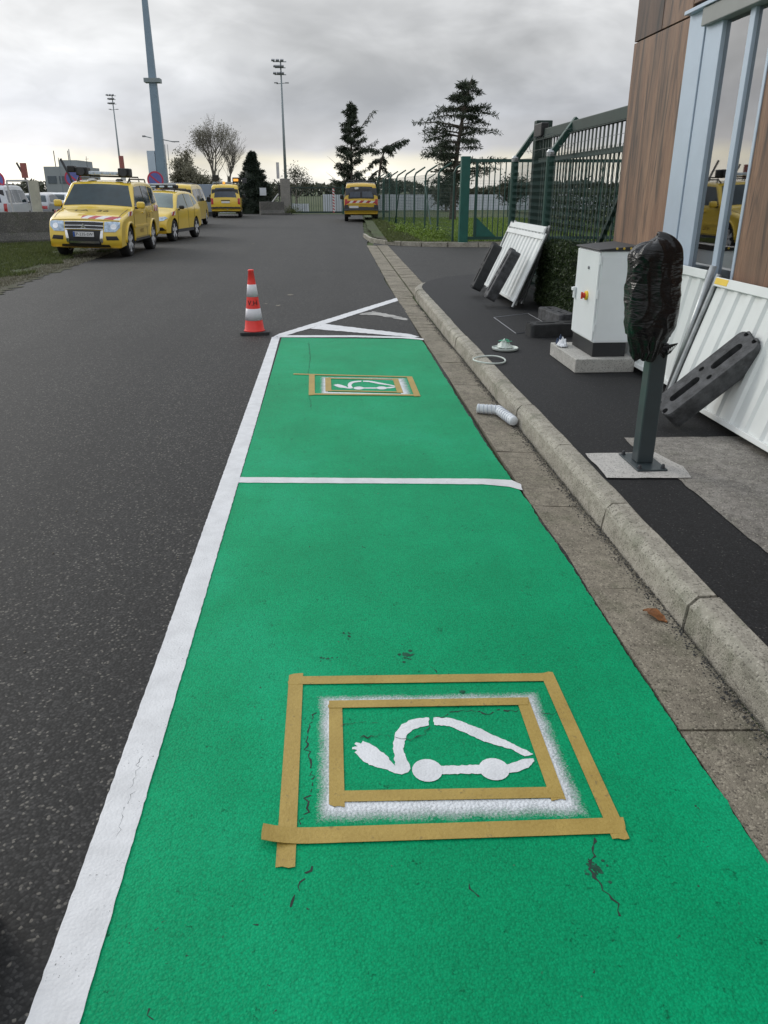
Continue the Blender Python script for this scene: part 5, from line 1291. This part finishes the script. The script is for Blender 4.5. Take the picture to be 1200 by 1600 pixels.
v4, c4 = van('yellow_van', 'yellow van with amber light board on its roof, seen from behind near the dark yew', (-6.35, 54.4, 0), R(90+4.5), 'yellow_paint', 1.97, .93, 'hatch')
for x in (-.3, .9): MB().tube([(x, -.80, 1.93), (x, -.78, 2.04), (x, .78, 2.04), (x, .80, 1.93)], .03, 6).build('roof_bar', 'galvanised', v4)
MB().tube([(-1.0, .55, 2.06), (1.4, .55, 2.06)], .025, 6).build('ladder_rail', 'galvanised', v4)
bc = MB().lathe([(.08, 0), (.08, .10), (.05, .16)], 12, (-1.6, .05, 1.94)).build('beacon', 'amber_lens', v4); MB().lathe([(.10, -.03), (.10, .0)], 12, (-1.6, .05, 1.955)).build('beacon_base', 'black_plastic', bc)
MB().box((-1.2, .55, 2.30), (.10, .42, .34)).build('light_board', 'black_plastic', v4, bevel=.02)
b2 = MB().box((-1.2, -.75, 2.18), (.10, .55, .30)).build('light_board', 'black_plastic', v4, bevel=.02); MB().box((-1.26, -.68, 2.18), (.02, .30, .14)).build('amber_lamp', 'amber_lens', b2, bevel=.01)
MB().box((-1.2, -1.20, 2.15), (.06, .30, .30)).build('light_board', 'dark_trim', v4, bevel=.02)
v5, c5 = van('yellow_van', 'yellow van with red and white chevrons across its rear doors beside the lawn fence', (1.98, 47.4, 0), R(90-1.5), 'dull_yellow', 1.99, .94, 'barn')
MB().tube([(-.9, -.7, 1.96), (-.9, -.68, 2.08), (-.9, .68, 2.08), (-.9, .7, 1.96)], .025, 6).build('roof_bar', 'dark_trim', v5)
v3, c3 = van('yellow_van', 'yellow van mostly hidden behind the crossover, only its roof edge and red tail light showing', (-6.9, 40.9, 0), R(90), 'yellow_paint', 1.9, .93, 'hatch')
v6, c6 = van('white_van', 'white van parked beyond the concrete barrier at the left edge', (-14.75, 39.0, 0), R(90+6), 'white_car_paint', 1.85, .92, 'hatch')
# distant parked cars in the lot on the left
def far_car(loc, rz, mat, label):
    root = empty('parked_car'); tag(root, label, 'car', 'cars in the far lot')
    c = Car([(-2.0, .42), (-2.08, .6), (-2.05, .9), (-1.85, 1.0), (-1.45, 1.38), (-.9, 1.46), (0, 1.46), (.35, 1.38), (.95, 1.0), (1.75, .88), (2.02, .72), (2.08, .5), (2.0, .30)], [(-2.0, .36), (-1.5, .26), (1.5, .26), (2.0, .27)], .87, .95, .36, wheels=(1.25, -1.25), wr=.31, ra=.36)
    c.body(mat, root, 60); add_wheels(root, c, .2, FW, .0)
    c.topp('windscreen', [(c.sx(.32), -.92), (c.sx(.32), .92), (c.sx(.94), 1.0), (c.sx(.94), -1.0)], 'car_glass', root); c.topp('rear_window', [(c.sx(-1.82), -.95), (c.sx(-1.82), .95), (c.sx(-1.40), .9), (c.sx(-1.40), -.9)], 'car_glass', root)
    for pl in ([(.80, 1.0), (.25, 1.33), (-.3, 1.37), (-.3, .98)], [(-.36, .98), (-.36, 1.37), (-1.1, 1.33), (-1.45, 1.03)]): c.sidep('side_window', pl, 'car_glass', root)
    for sg in (1, -1):
        f = (lambda p: p) if sg > 0 else mir
        c.front('headlight', f([(.6, .62), (.6, .74), (1.05, .76), (1.05, .64)]), 'lamp_lens', root); c.back('tail_light', f([(.6, .70), (.6, .85), (1.05, .85), (1.05, .70)]), 'red_lens', root)
    root.location = loc; root.rotation_euler = (0, 0, rz); return root
FW = wheel_meshes(.31, .2, 5)
for i, (x, y, a, mt, lab) in enumerate([(-15.6, 47, 95, 'silver_car_paint', 'silver car parked first behind the barrier end, beside the cream post'), (-16.9, 56, 80, 'white_car_paint', 'white car parked in the far lot, middle row'), (-15.0, 60, 100, 'dark_car_paint', 'dark car parked in the far lot nearest the off-roader mirror'),
     (-20.5, 64, 85, 'silver_car_paint', 'grey car parked at the back of the far lot'), (-18.2, 70, 92, 'dark_car_paint', 'dark car parked at the back of the far lot')]): far_car((x, y, 0), R(a), mt, lab)

# ================================================================== BARRIERS, SIGNS, POSTS ON THE LEFT
def barrier(x0, y0, x1, y1, label, h=.95):
    a = Vector((x0, y0, 0)); b = Vector((x1, y1, 0)); d = (b-a).normalized(); n = Vector((d.y, -d.x, 0)); prof = [(-.30, 0), (-.30, .10), (-.17, .32), (-.11, h), (.11, h), (.17, .32), (.30, .10), (.30, 0)]
    K = 8; vs_ = []; fs = []
    for i in range(K+1):
        p = a.lerp(b, i/K)
        for u, z in prof: vs_.append(p+n*u+Vector((0, 0, z)))
    m_ = len(prof)
    for i in range(K):
        for k in range(m_-1): q = i*m_+k; fs.append((q, q+1, q+1+m_, q+m_))
    fs += [tuple(range(m_)), tuple(K*m_+k for k in range(m_-1, -1, -1))]
    return tag(MB().add(vs_, fs).build('concrete_barrier', 'barrier_concrete', fix=True, bevel=.015), label, 'concrete barrier', 'concrete road barriers')
barrier(-14.6, 25.4, -8.95, 28.1, 'dark concrete barrier nearest the camera on the grass at left edge')
barrier(-8.85, 28.5, -8.7, 32.6, 'dark concrete barrier running back behind the off-roader bonnet')
barrier(-8.68, 33.0, -8.4, 37.0, 'dark concrete barrier farthest back, hidden mostly by the off-roader')
barrier(-4.6, 58.6, -2.95, 59.0, 'grey concrete barrier low between the amber-lit van and the gate post', .85)
def no_parking(x, y, z, r, label):
    root = empty('no_parking_sign', (x, y, 0)); tag(root, label, 'road sign', 'round no-parking signs')
    MX = Matrix.Rotation(R(90), 3, 'X')
    MB().tube([(0, .05, 0), (0, .05, z+r)], .03, 8).build('pole', 'sign_grey', root)
    MB().lathe([(r, 0), (r, .012)], 32, (0, 0, z), MX).build('plate', 'sign_red', root); MB().lathe([(r*.80, .0125), (r*.80, .016)], 32, (0, 0, z), MX).build('blue_field', 'sign_blue', root)
    o = MB().box((0, -.018, z), (r*1.75, .004, r*.20), Matrix.Rotation(R(40), 3, 'Y')).build('diagonal_bar', 'sign_red', root)
    return root
no_parking(-10.95, 37.6, 2.08, .36, 'round blue and red no-parking sign behind the off-roader roof'); no_parking(-7.55, 38.2, 2.02, .36, 'round blue and red no-parking sign left of the crane mast foot'); no_parking(-14.2, 37.5, 2.0, .38, 'round blue and red no-parking sign at the left edge')
pk = empty('leaning_door_frame', (-11.9, 34.8, 0), R(4)); tag(pk, 'cream post with attached metal frame standing behind the barrier', 'post')
MB().bb(.0, .34, -.1, .1, 0, 1.95).build('cream_post', 'cream_post', pk, bevel=.01)
for a, b in (((-.75, 0, 0), (-.85, 0, 1.95)), ((-.85, 0, 1.95), (-.02, 0, 1.95)), ((-.02, 0, 1.95), (-.02, 0, 0))): MB().tube([a, b], .04, 6).build('frame_bar', 'chimney_white', pk)
MB().bb(-.22, .0, -.06, .06, 2.05, 2.6).build('red_box', 'chimney_red', pk)
for i, (x, y, lab) in enumerate([(-13.2, 38.5, 'bent dark fence post leaning left above the white van'), (-9.8, 33.6, 'bent dark fence post standing left of the off-roader mirror')]):
    tag(MB().tube([(x, y, 0), (x, y, 1.7), (x-.10, y, 2.1), (x-.36, y, 2.72)], [.045]*4, 7).build('bent_post', 'dark_trim'), lab, 'fence post', 'bent dark fence posts')
gh = empty('small_shelter', (-11.6, 44, 0)); tag(gh, 'small grey shelter with pale hipped roof in the far lot', 'shelter')
MB().add([(-1.1, -1.1, 1.25), (1.1, -1.1, 1.25), (1.1, 1.1, 1.25), (-1.1, 1.1, 1.25), (-.35, 0, 1.52), (.35, 0, 1.52)], [(0, 1, 5, 4), (1, 2, 5), (2, 3, 4, 5), (3, 0, 4), (3, 2, 1, 0)]).build('roof', 'sheet_far', gh)
MB().bb(-.55, .55, -.8, .8, 0, 1.25).build('wall', 'building_dark', gh)
for x in (-.95, .95): MB().bb(x-.04, x+.04, -.95, -.87, 0, 1.25).build('leg', 'chimney_white', gh)

# ================================================================== MASTS, POLES, GATE, FAR FENCES
ms = empty('crane_mast', (-22.7, 120, 0)); tag(ms, 'tall tapering blue-grey mast rising out of the top of the picture', 'mast')
MB().add([(sx_*w, sy_*w, z) for z, w in ((0, .68), (30, .28)) for sx_, sy_ in ((-1, -1), (1, -1), (1, 1), (-1, 1))], [(0, 1, 5, 4), (1, 2, 6, 5), (2, 3, 7, 6), (3, 0, 4, 7), (4, 5, 6, 7)]).build('mast_column', 'mast_blue', ms, bevel=.1)
MB().bb(-1.05, 1.05, -.8, .8, 14.9, 15.4).build('collar', 'mast_grey', ms)
MB().bb(-1.7, -.66, -.6, .2, .5, 6.6).build('side_panel', 'aluminium', ms); 
for x in (.8, 1.15): MB().tube([(x, -.3, 0), (x, -.3, 7.4)], .05, 6).build('ladder_rail', 'chimney_white', ms)
MB().tube([(-.9, -.3, 8.2), (-1.8, -.3, 8.4)], .06, 6).build('lamp_arm', 'mast_grey', ms); MB().box((-1.9, -.3, 8.4), (.4, .3, .2)).build('lamp', 'lamp_grey', ms)
MB().tube([(.6, -.3, 8.0), (2.2, -.3, 7.7)], .06, 6).build('lamp_arm', 'mast_grey', ms); MB().box((2.3, -.3, 7.75), (1.0, .4, .12)).build('lamp', 'lamp_grey', ms)
def flood(x, y, H, label, seed, r0=.22, r1=.09):
    root = empty('floodlight_pole', (x, y, 0)); tag(root, label, 'floodlight pole', 'floodlight poles')
    MB().tube([(0, 0, 0), (0, 0, H)], [r0, r1], 10).build('pole', 'mast_grey', root, smooth=True)
    for k, (dz, w, off) in enumerate(((-.1, 1.5, -.35), (-.75, 1.2, -.2), (-1.5, 1.3, -.25))):
        MB().tube([(-w*.55+off*.3, 0, H+dz), (w*.55+off*.3, 0, H+dz)], .05, 6).build('cross_arm', 'mast_grey', root)
        for xx in (-.6, -.15, .3):
            o = MB().box((0, 0, 0), (.42, .36, .20)).build('floodlight', 'lamp_grey', root, bevel=.04); o.location = (xx*w*.8+off*.5, -.2, H+dz+.14); o.rotation_euler = (R(25), 0, 0)
    for xx in (-.65, .7): o = MB().box((0, 0, 0), (.45, .3, .10)).build('floodlight', 'lamp_grey', root); o.location = (xx, -.1, H-2.4)
    MB().tube([(-.6, 0, H-2.5), (.6, 0, H-2.4)], .04, 5).build('cross_arm', 'mast_grey', root)
    return root
flood(-5.1, 110, 16.3, 'tall floodlight pole rising above the concrete gate post', 1); flood(-40.1, 170, 18.3, 'distant floodlight pole left of the crane mast', 2)
ch = empty('striped_chimney', (-38.6, 165, 0)); tag(ch, 'red and white striped marker pole rising behind the off-roader roof', 'marker pole')
for i, (a, b, mt) in enumerate(((0, 3.0, 'chimney_white'), (3.0, 5.3, 'chimney_white'), (5.3, 7.6, 'chimney_red'))): MB().lathe([(.45, a), (.45, b)], 12).build('band', mt, ch)
gp_ = empty('concrete_gate_post', (-2.86, 60.3, 0)); tag(gp_, 'thick grey concrete pillar at the left end of the sliding gate', 'pillar')
MB().bb(-.33, .33, -.33, .33, 0, 2.35).build('pillar', 'post_concrete', gp_, bevel=.02)
MB().tube([(-.42, -.2, 0), (-.42, -.2, 1.95), (-.75, -.2, 2.3)], .04, 6).build('wire_bracket', 'dark_trim', gp_); MB().tube([(.40, -.2, 0), (.40, -.2, 1.7), (.62, -.2, 1.75)], .04, 6).build('wire_bracket', 'dark_trim', gp_)
MB().bb(-.55, -.36, -.3, .0, 2.35, 3.4).build('antenna_box', 'chimney_white', gp_)
sg_ = empty('sliding_gate', (0, 60.2, 0)); tag(sg_, 'dark sliding gate of thin upright bars closing the road end', 'gate')
MB().bb(-2.42, 4.6, -.04, .04, 1.72, 1.80).build('top_rail', 'dark_fence_green', sg_); MB().bb(-2.42, 4.6, -.04, .04, .06, .18).build('bottom_rail', 'dark_fence_green', sg_)
bm3 = MB().bb(-.014, .014, -.014, .014, .18, 1.72).mesh('bar'); bm3.materials.append(MT['dark_fence_green'])
xx = -2.35
while xx < 4.6: o = put('bar', bm3, sg_); o.location = (xx, 0, 0); xx += .165
MB().bb(1.18, 1.32, -.07, .07, 0, 1.95).build('stile', 'fence_green', sg_); MB().bb(.50, .64, -.08, -.05, .1, 1.72).build('striped_board', 'red_white_post', sg_)
sb = empty('support_strut', (-4.1, 60, 0)); tag(sb, 'pale slanting strut beside the concrete pillar', 'strut')
MB().tube([(-.4, 0, 0), (.75, 0, 1.35)], .05, 6).build('strut_bar', 'chimney_white', sb); MB().bb(-.55, -.1, -.05, .05, 1.25, 1.75).build('small_board', 'sheet_far', sb)
def sheet_fence(p0, p1, z0, z1, label, mat='sheet_far'):
    a = Vector(p0); b = Vector(p1); n = int((b-a).length/1.0); root = empty('sheet_fence', (a.x, a.y, 0), math.atan2(b.y-a.y, b.x-a.x)); tag(root, label, 'fence')
    m = MB(); vs_ = []; fs = []
    for i, (x, y) in enumerate([(0, 0), (.1, 0), (.15, -.05), (.25, -.05), (.3, 0), (.4, 0), (.45, -.05), (.55, -.05), (.6, 0), (.7, 0), (.75, -.05), (.85, -.05), (.9, 0), (.99, 0)]): vs_ += [(x, y, z0), (x, y, z1)]
    for i in range(13): fs.append((2*i, 2*i+2, 2*i+3, 2*i+1))
    me = m.add(vs_, fs).mesh('sheet'); me.materials.append(MT[mat])
    for i in range(n): o = put('sheet', me, root); o.location = (i*1.0, 0, random.Random(i).uniform(-.015, .015))
    return root
sheet_fence((-.2, 66), (30, 69), 0, 1.28, 'white corrugated sheet fence behind the gate and lawn')
sheet_fence((-9.2, 64), (-.4, 65.5), 0, .62, 'lower white sheet fence behind the pillar and yew')
bp = tag(MB().bb(-9.0, -7.35, 56.3, 56.6, .25, 1.95).build('blue_grey_hoarding', 'blue_grey_panel', bevel=.02), 'plain blue-grey hoarding between the crossover and amber-lit van', 'hoarding')
tag(MB().bb(-9.0, -7.35, 56.25, 56.65, 0, .25).build('hoarding_base', 'dark_trim'), 'dark base block under the plain blue-grey hoarding', 'base block')
# distant grey building on the left
gb_ = empty('grey_building', (-30, 100, 0)); tag(gb_, 'distant grey flat-roofed building behind the off-roader', 'building')
MB().bb(-2.3, 1.9, 0, 8, 0, 4.1).build('wall', 'building_grey', gb_); MB().bb(-.6, 1.4, .5, 7, 4.1, 4.8).build('upper_storey', 'building_grey', gb_)
for i in range(3): MB().bb(-2.0+1.3*i, -1.0+1.3*i, -.06, -.01, 2.3, 3.1).build('window', 'building_dark', gb_)
for x in (-1.2, .4): MB().tube([(x, 1, 4.0), (x, 1, 5.8)], .05, 5).build('antenna', 'dark_trim', gb_)
for i, (px, Yv, H) in enumerate([(-17.5, 60, 4.2), (-19.5, 64, 3.8)]):
    tag(MB().tube([(px, Yv, 0), (px, Yv, H)], [.06, .03], 6).build('thin_mast', 'mast_grey'), ['thin grey mast above the white van', 'thin grey mast left of the cream post', 'thin grey mast right of the cream post', 'thin grey mast beside the distant grey building'][i], 'mast', 'thin masts')

# ================================================================== TREES
def tree_root(name, x, y, label): r_ = empty(name, (x, y, 0)); return tag(r_, label, 'tree')
def needles(m, rnd, p, d, n, l, spread=.6, droop=.3):
    for _ in range(n):
        q = (d*rnd.uniform(-.2, 1)+Vector((rnd.gauss(0, spread), rnd.gauss(0, spread), rnd.gauss(0, spread)-droop))).normalized(); s_ = l*rnd.uniform(.5, 1.3); w = q.orthogonal().normalized()*s_*.10; w.rotate(Matrix.Rotation(rnd.uniform(0, 6.3), 3, q))
        b = p+Vector((rnd.gauss(0, .04), rnd.gauss(0, .04), rnd.gauss(0, .03)))
        m.add([b-w*.6, b+q*s_*.5+w, b+q*s_, b+q*s_*.5-w], [(0, 1, 2, 3)])
def limb(wood, fol, rnd, base, dirv, ln, rise, droop, r0, dens, nl, plate=.25, twigs=True, hang=.3):
    K = 9; pts = []; side = Vector((-dirv.y, dirv.x, 0)); wob = rnd.uniform(-.12, .12)
    for i in range(K+1):
        q = i/K; pts.append(base+dirv*ln*q+Vector((0, 0, ln*(rise*q-droop*q*q)))+side*wob*ln*math.sin(q*2.5))
    wood.tube(pts, [r0*(1-.85*i/K) for i in range(K+1)], 4, False)
    if not fol: return pts
    for i in range(2, K+1):
        q = i/K
        for sg in (-1, 1):
            tl_ = ln*plate*(1-.55*q)*rnd.uniform(.6, 1.25); td = (dirv*.55+side*sg*rnd.uniform(.5, 1)+Vector((0, 0, rnd.uniform(-hang, .15)))).normalized()
            for k in range(max(2, int(dens*tl_*3))):
                u = rnd.random(); p = pts[i]+td*tl_*u+Vector((0, 0, -hang*tl_*u*u*.6)); needles(fol, rnd, p, td, 5, nl, .5, hang)
        needles(fol, rnd, pts[i], dirv, int(dens), nl, .5, hang)
    return pts
def conifer(name, x, y, H, label, seed, prof, rise=.25, droop=.25, dens=3, nl=.28, step=.32, per=4, zmin=.5, lean=0, tr=.2, plate=.3, hang=.3, mat='needle', bias=None):
    rnd = random.Random(seed); root = tree_root(name, x, y, label); wood = MB(); fol = MB()
    tp = lambda z: Vector((lean*(z/H)**2.5, 0, z))
    wood.tube([tp(H*i/10) for i in range(11)], [tr*(1-.9*i/10)+.012 for i in range(11)], 7)
    z = zmin
    while z < H*.985:
        w = prof(z/H)
        for k in range(per):
            a = rnd.uniform(0, 2*PI); ln = w*rnd.uniform(.55, 1.15)*(bias(a, z/H) if bias else 1)
            if ln < .08: continue
            limb(wood, fol, rnd, tp(z+rnd.uniform(-.12, .12)), Vector((math.cos(a), math.sin(a), 0)), ln, rise*rnd.uniform(.6, 1.4), droop*rnd.uniform(.6, 1.4), .02+.02*ln, dens, nl, plate, hang=hang)
        z += step*rnd.uniform(.7, 1.3)
    needles(fol, rnd, tp(H*.99), Vector((lean*.3, 0, 1)).normalized(), 14, nl, .25, 0)
    wood.build('trunk', 'bark', root); fol.build('crown', mat, root); return root
# spruce with open upswept side branches
sp = conifer('spruce_tree', 2.2, 70, 8.0, 'ragged spruce with upswept bare branch tips left of the drooping tree', 5, lambda t: 2.1*(1-t)**.75+.12, .45, .05, 1.0, .30, .30, 3, .4, 0, .14, .20, .35)
wx = MB(); fx = MB(); rn = random.Random(77)
limb(wx, fx, rn, Vector((0, 0, 5.2)), Vector((1, .1, 0)).normalized(), 1.9, 1.35, .1, .06, 3, .28, .25, hang=.5)
limb(wx, fx, rn, Vector((0, 0, 4.2)), Vector((1, -.1, 0)).normalized(), 2.0, .55, .0, .06, 3, .28, .25, hang=.5)
limb(wx, None, rn, Vector((0, 0, 2.6)), Vector((-1, .1, 0)).normalized(), 2.0, .8, .0, .05, 2, .26); limb(wx, None, rn, Vector((0, 0, 1.4)), Vector((-1, -.1, 0)).normalized(), 2.1, .75, .0, .05, 2, .26)
wx.build('limb', 'bark', sp); fx.build('crown', 'needle', sp)
# drooping, bent-topped conifer
dr_ = tree_root('drooping_conifer', 4.55, 74, 'bent-topped conifer with drooping fronds right of the spruce'); w_ = MB(); f_ = MB(); rn = random.Random(12)
w_.tube([(0, 0, 0), (.1, 0, 2), (.35, 0, 3.8), (.7, 0, 4.9)], [.14, .12, .10, .06], 6)
for bz, dx, dy, ln, rs, dp in ((4.6, 1, .1, 2.2, .95, .45), (4.7, 1, -.2, 1.5, .75, .25), (4.5, -1, .1, 1.3, 1.0, .7), (4.0, -1, -.1, 1.1, .7, 1.2), (3.6, 1, .0, 1.0, .1, 1.2), (4.2, .3, 1, 1.2, .6, .9), (2.6, 1, .2, 1.5, .0, .6), (2.4, -1, .1, 1.2, .0, .7), (4.75, .5, -.6, 1.0, 1.0, .6), (3.2, -.8, -.3, 1.3, -.1, .9), (2.0, .8, -.3, 1.6, .1, .5)):
    limb(w_, f_, rn, Vector((.45 if bz > 3.9 else .2, 0, bz)), Vector((dx, dy, 0)).normalized(), ln, rs, dp, .06, 5, .34, .30, hang=.9)
w_.build('trunk', 'bark', dr_); f_.build('crown', 'needle', dr_)
# layered cedar
def cedp(t): return 2.2*(1-abs(t-.52)*1.0)**1.0*(1 if t < .8 else max(.25, (1-t)/.2*.55+.35)) if t > .28 else 1.7
cd = conifer('cedar_tree', 6.75, 44, 6.75, 'tall layered cedar with leaning tip behind the lawn fence', 21, cedp, .22, .20, 2.2, .22, .32, 5, 1.9, .75, .19, .36, .12, bias=lambda a, t: (1.1 if math.cos(a) < 0 else .85) if t > .45 else (1.25 if math.cos(a) > 0 else .7))
# dark yew
def yewp(t): return 1.62*(1-t)**.85+.05
yw = conifer('yew_tree', -5.35, 63, 4.1, 'dense dark yew tree of rounded cone shape behind the amber-lit van', 33, yewp, .35, .15, 5, .22, .16, 9, .15, 0, .14, .38, .2, 'yew_leaf')
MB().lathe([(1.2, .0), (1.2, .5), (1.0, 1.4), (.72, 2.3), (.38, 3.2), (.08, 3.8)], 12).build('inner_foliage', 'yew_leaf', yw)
def bare(name, x, y, H, label, seed, spread, lv=5, leaf=None, nleaf=0, upright=.5, mat='grey_bark', r0=.2, lsize=.12, zl=(0, 1)):
    rnd = random.Random(seed); root = tree_root(name, x, y, label); w = MB(); tips = []
    def grow(p, d, ln, r, k):
        mid = p+d*ln*.5+Vector((rnd.gauss(0, .04*ln), rnd.gauss(0, .04*ln), 0)); e = p+d*ln
        w.tube([p, mid, e], [r, r*.85, r*.68], 5 if k > 2 else 3, False); tips.append(e); tips.append(mid)
        if k == 0: return
        for _ in range(rnd.choice((2, 3, 3, 4)) if k > 1 else 3):
            nd = (d+Vector((rnd.gauss(0, spread), rnd.gauss(0, spread), rnd.uniform(-.1, upright)))).normalized(); grow(p.lerp(e, rnd.uniform(.3 if k > 4 else .5, 1)), nd, ln*rnd.uniform(.6, .85), r*.55, k-1)
    grow(Vector((0, 0, 0)), Vector((0, 0, 1)), H*.27, r0, lv)
    w.build('trunk', mat, root)
    if leaf:
        f = MB(); tips = [t for t in tips if zl[0]*H < t.z < zl[1]*H]
        leaves(f, rnd, lambda r: rnd.choice(tips)+Vector((rnd.gauss(0, .3), rnd.gauss(0, .3), rnd.gauss(0, .3))), nleaf, lsize); f.build('crown', leaf, root)
    return root
bare('bare_tree', -13.6, 105, 13.2, 'tall bare broadleaf tree with fine upright twigs behind the vans', 4, .33, 7, 'pale_leaf', 2500, .55, r0=.24, lsize=.10, zl=(.1, .7))
bare('bare_tree', -12.3, 109, 12.0, 'second bare tree with spreading twigs just right of the tall one', 9, .36, 7, None, 0, .5, r0=.2)
bare('leafy_tree', -16.6, 100, 6.8, 'bushy pale-leaved tree beside the crane mast foot', 6, .42, 5, 'pale_leaf', 9000, .25, r0=.2, lsize=.13)
bare('leafy_tree', -14.6, 98, 5.6, 'lower pale-leaved tree left of the amber-lit van', 16, .45, 5, 'pale_leaf', 7000, .2, r0=.18, lsize=.12)
bare('bare_tree', -3.3, 95, 5.4, 'small rounded bare tree showing above the sliding gate', 8, .42, 5, 'far_leaf', 1800, .3, r0=.12, lsize=.10)
bare('bare_tree', -5.3, 80, 2.9, 'low leafy tree left of the concrete pillar', 18, .45, 5, 'far_leaf', 3000, .2, r0=.12, lsize=.10)
bare('bare_tree', 9.0, 62, 3.0, 'low bush-like tree seen between the lawn fence and cedar trunk', 28, .45, 5, 'far_leaf', 4000, .2, r0=.12, lsize=.10)
bare('bare_tree', 13.8, 60, 3.4, 'bushy tree seen through the driveway gate bars', 38, .45, 5, 'far_leaf', 4500, .2, r0=.12, lsize=.10)
# far tree line (one mass)
m = MB(); rn = random.Random(50)
def far_pt(r):
    x = r.uniform(-260, 260); h = 3.0+2.6*noise.noise(Vector((x*.035, 1, 0)))+1.6*noise.noise(Vector((x*.15, 4, 0))); return (x, 245+r.uniform(-6, 6), max(.2, h)*r.random()**.6)
leaves(m, rn, far_pt, 16000, 1.0); tag(m.build('far_trees', 'far_leaf'), 'low far-off band of trees along the horizon', 'trees', kind='stuff')
# bushes at the foot of gates and fences
def bush(x, y, r_, h, n, mat, label, seed):
    m = MB(); leaves(m, random.Random(seed), lambda q: (x+q.gauss(0, .45)*r_, y+q.gauss(0, .45)*r_, .1+h*abs(q.gauss(0, .45))), n, .045); return tag(m.build('low_bush', mat), label, 'bush', 'low bushes')
bush(-2.4, 59.6, .7, .5, 700, 'grass_blade', 'green bush at the foot of the concrete pillar', 1)
for i, (x, y, lab) in enumerate([(3.15, 31.5, 'bright weed clump at the far part of the lawn fence'), (3.55, 29.0, 'bright weed clump midway along the lawn fence'), (3.8, 27.0, 'bright weed clump near the driveway gate post')]): bush(x-.15, y, .55, .34, 800, 'bright_grass', lab, 10+i)
# grass blades
def blades(name, fn, n, h0, h1, mat, seed, label, w=.008):
    rnd = random.Random(seed); m = MB()
    for _ in range(n):
        x, y, z = fn(rnd); h = rnd.uniform(h0, h1); a = rnd.uniform(0, 6.3); dx, dy = math.cos(a)*w, math.sin(a)*w; lx, ly = rnd.gauss(0, .4)*h, rnd.gauss(0, .4)*h
        m.add([(x-dx, y-dy, z), (x+dx, y+dy, z), (x+lx, y+ly, z+h)], [(0, 1, 2)])
    return tag(m.build(name, mat), label, 'grass', kind='stuff')
def verge_pt(r):
    while True:
        y = 12.5+15.5*r.random(); x = -6.05-abs(r.gauss(0, 2.6)); 
        if noise.noise(Vector((x*.8, y*.8, 2))) > -.15+(.35 if x > -6.6 else 0)-(.35 if x < -7.6 else 0): return (x, y, .01)
blades('verge_grass', verge_pt, 52000, .025, .085, 'grass_blade', 1, 'short grass growing on the left verge', .012)
def dry_pt(r):
    y = 12.5+12*r.random(); return (-5.75-abs(r.gauss(0, .55))-.06*max(0, y-19)**1.6*.3, y, .008)
blades('trampled_grass', dry_pt, 7000, .015, .05, 'pale_leaf', 7, 'pale trampled grass and straw along the muddy road edge', .010)
def lawn_pt(r): return (3.0+abs(r.gauss(0, 6)), 25.6+r.random()**1.3*22, .10)
blades('lawn_grass', lawn_pt, 26000, .04, .12, 'bright_grass', 2, 'lawn grass behind the green fence', .018)
def edge_pt(r):
    y = 25.6+r.random()**1.2*20; return (1.9+.03*(y-25)+abs(r.gauss(0, .7)), y, .10)
blades('kerb_grass', edge_pt, 9000, .03, .09, 'grass_blade', 3, 'patchy grass between island kerb and green fence', .012)
print('part3 done')
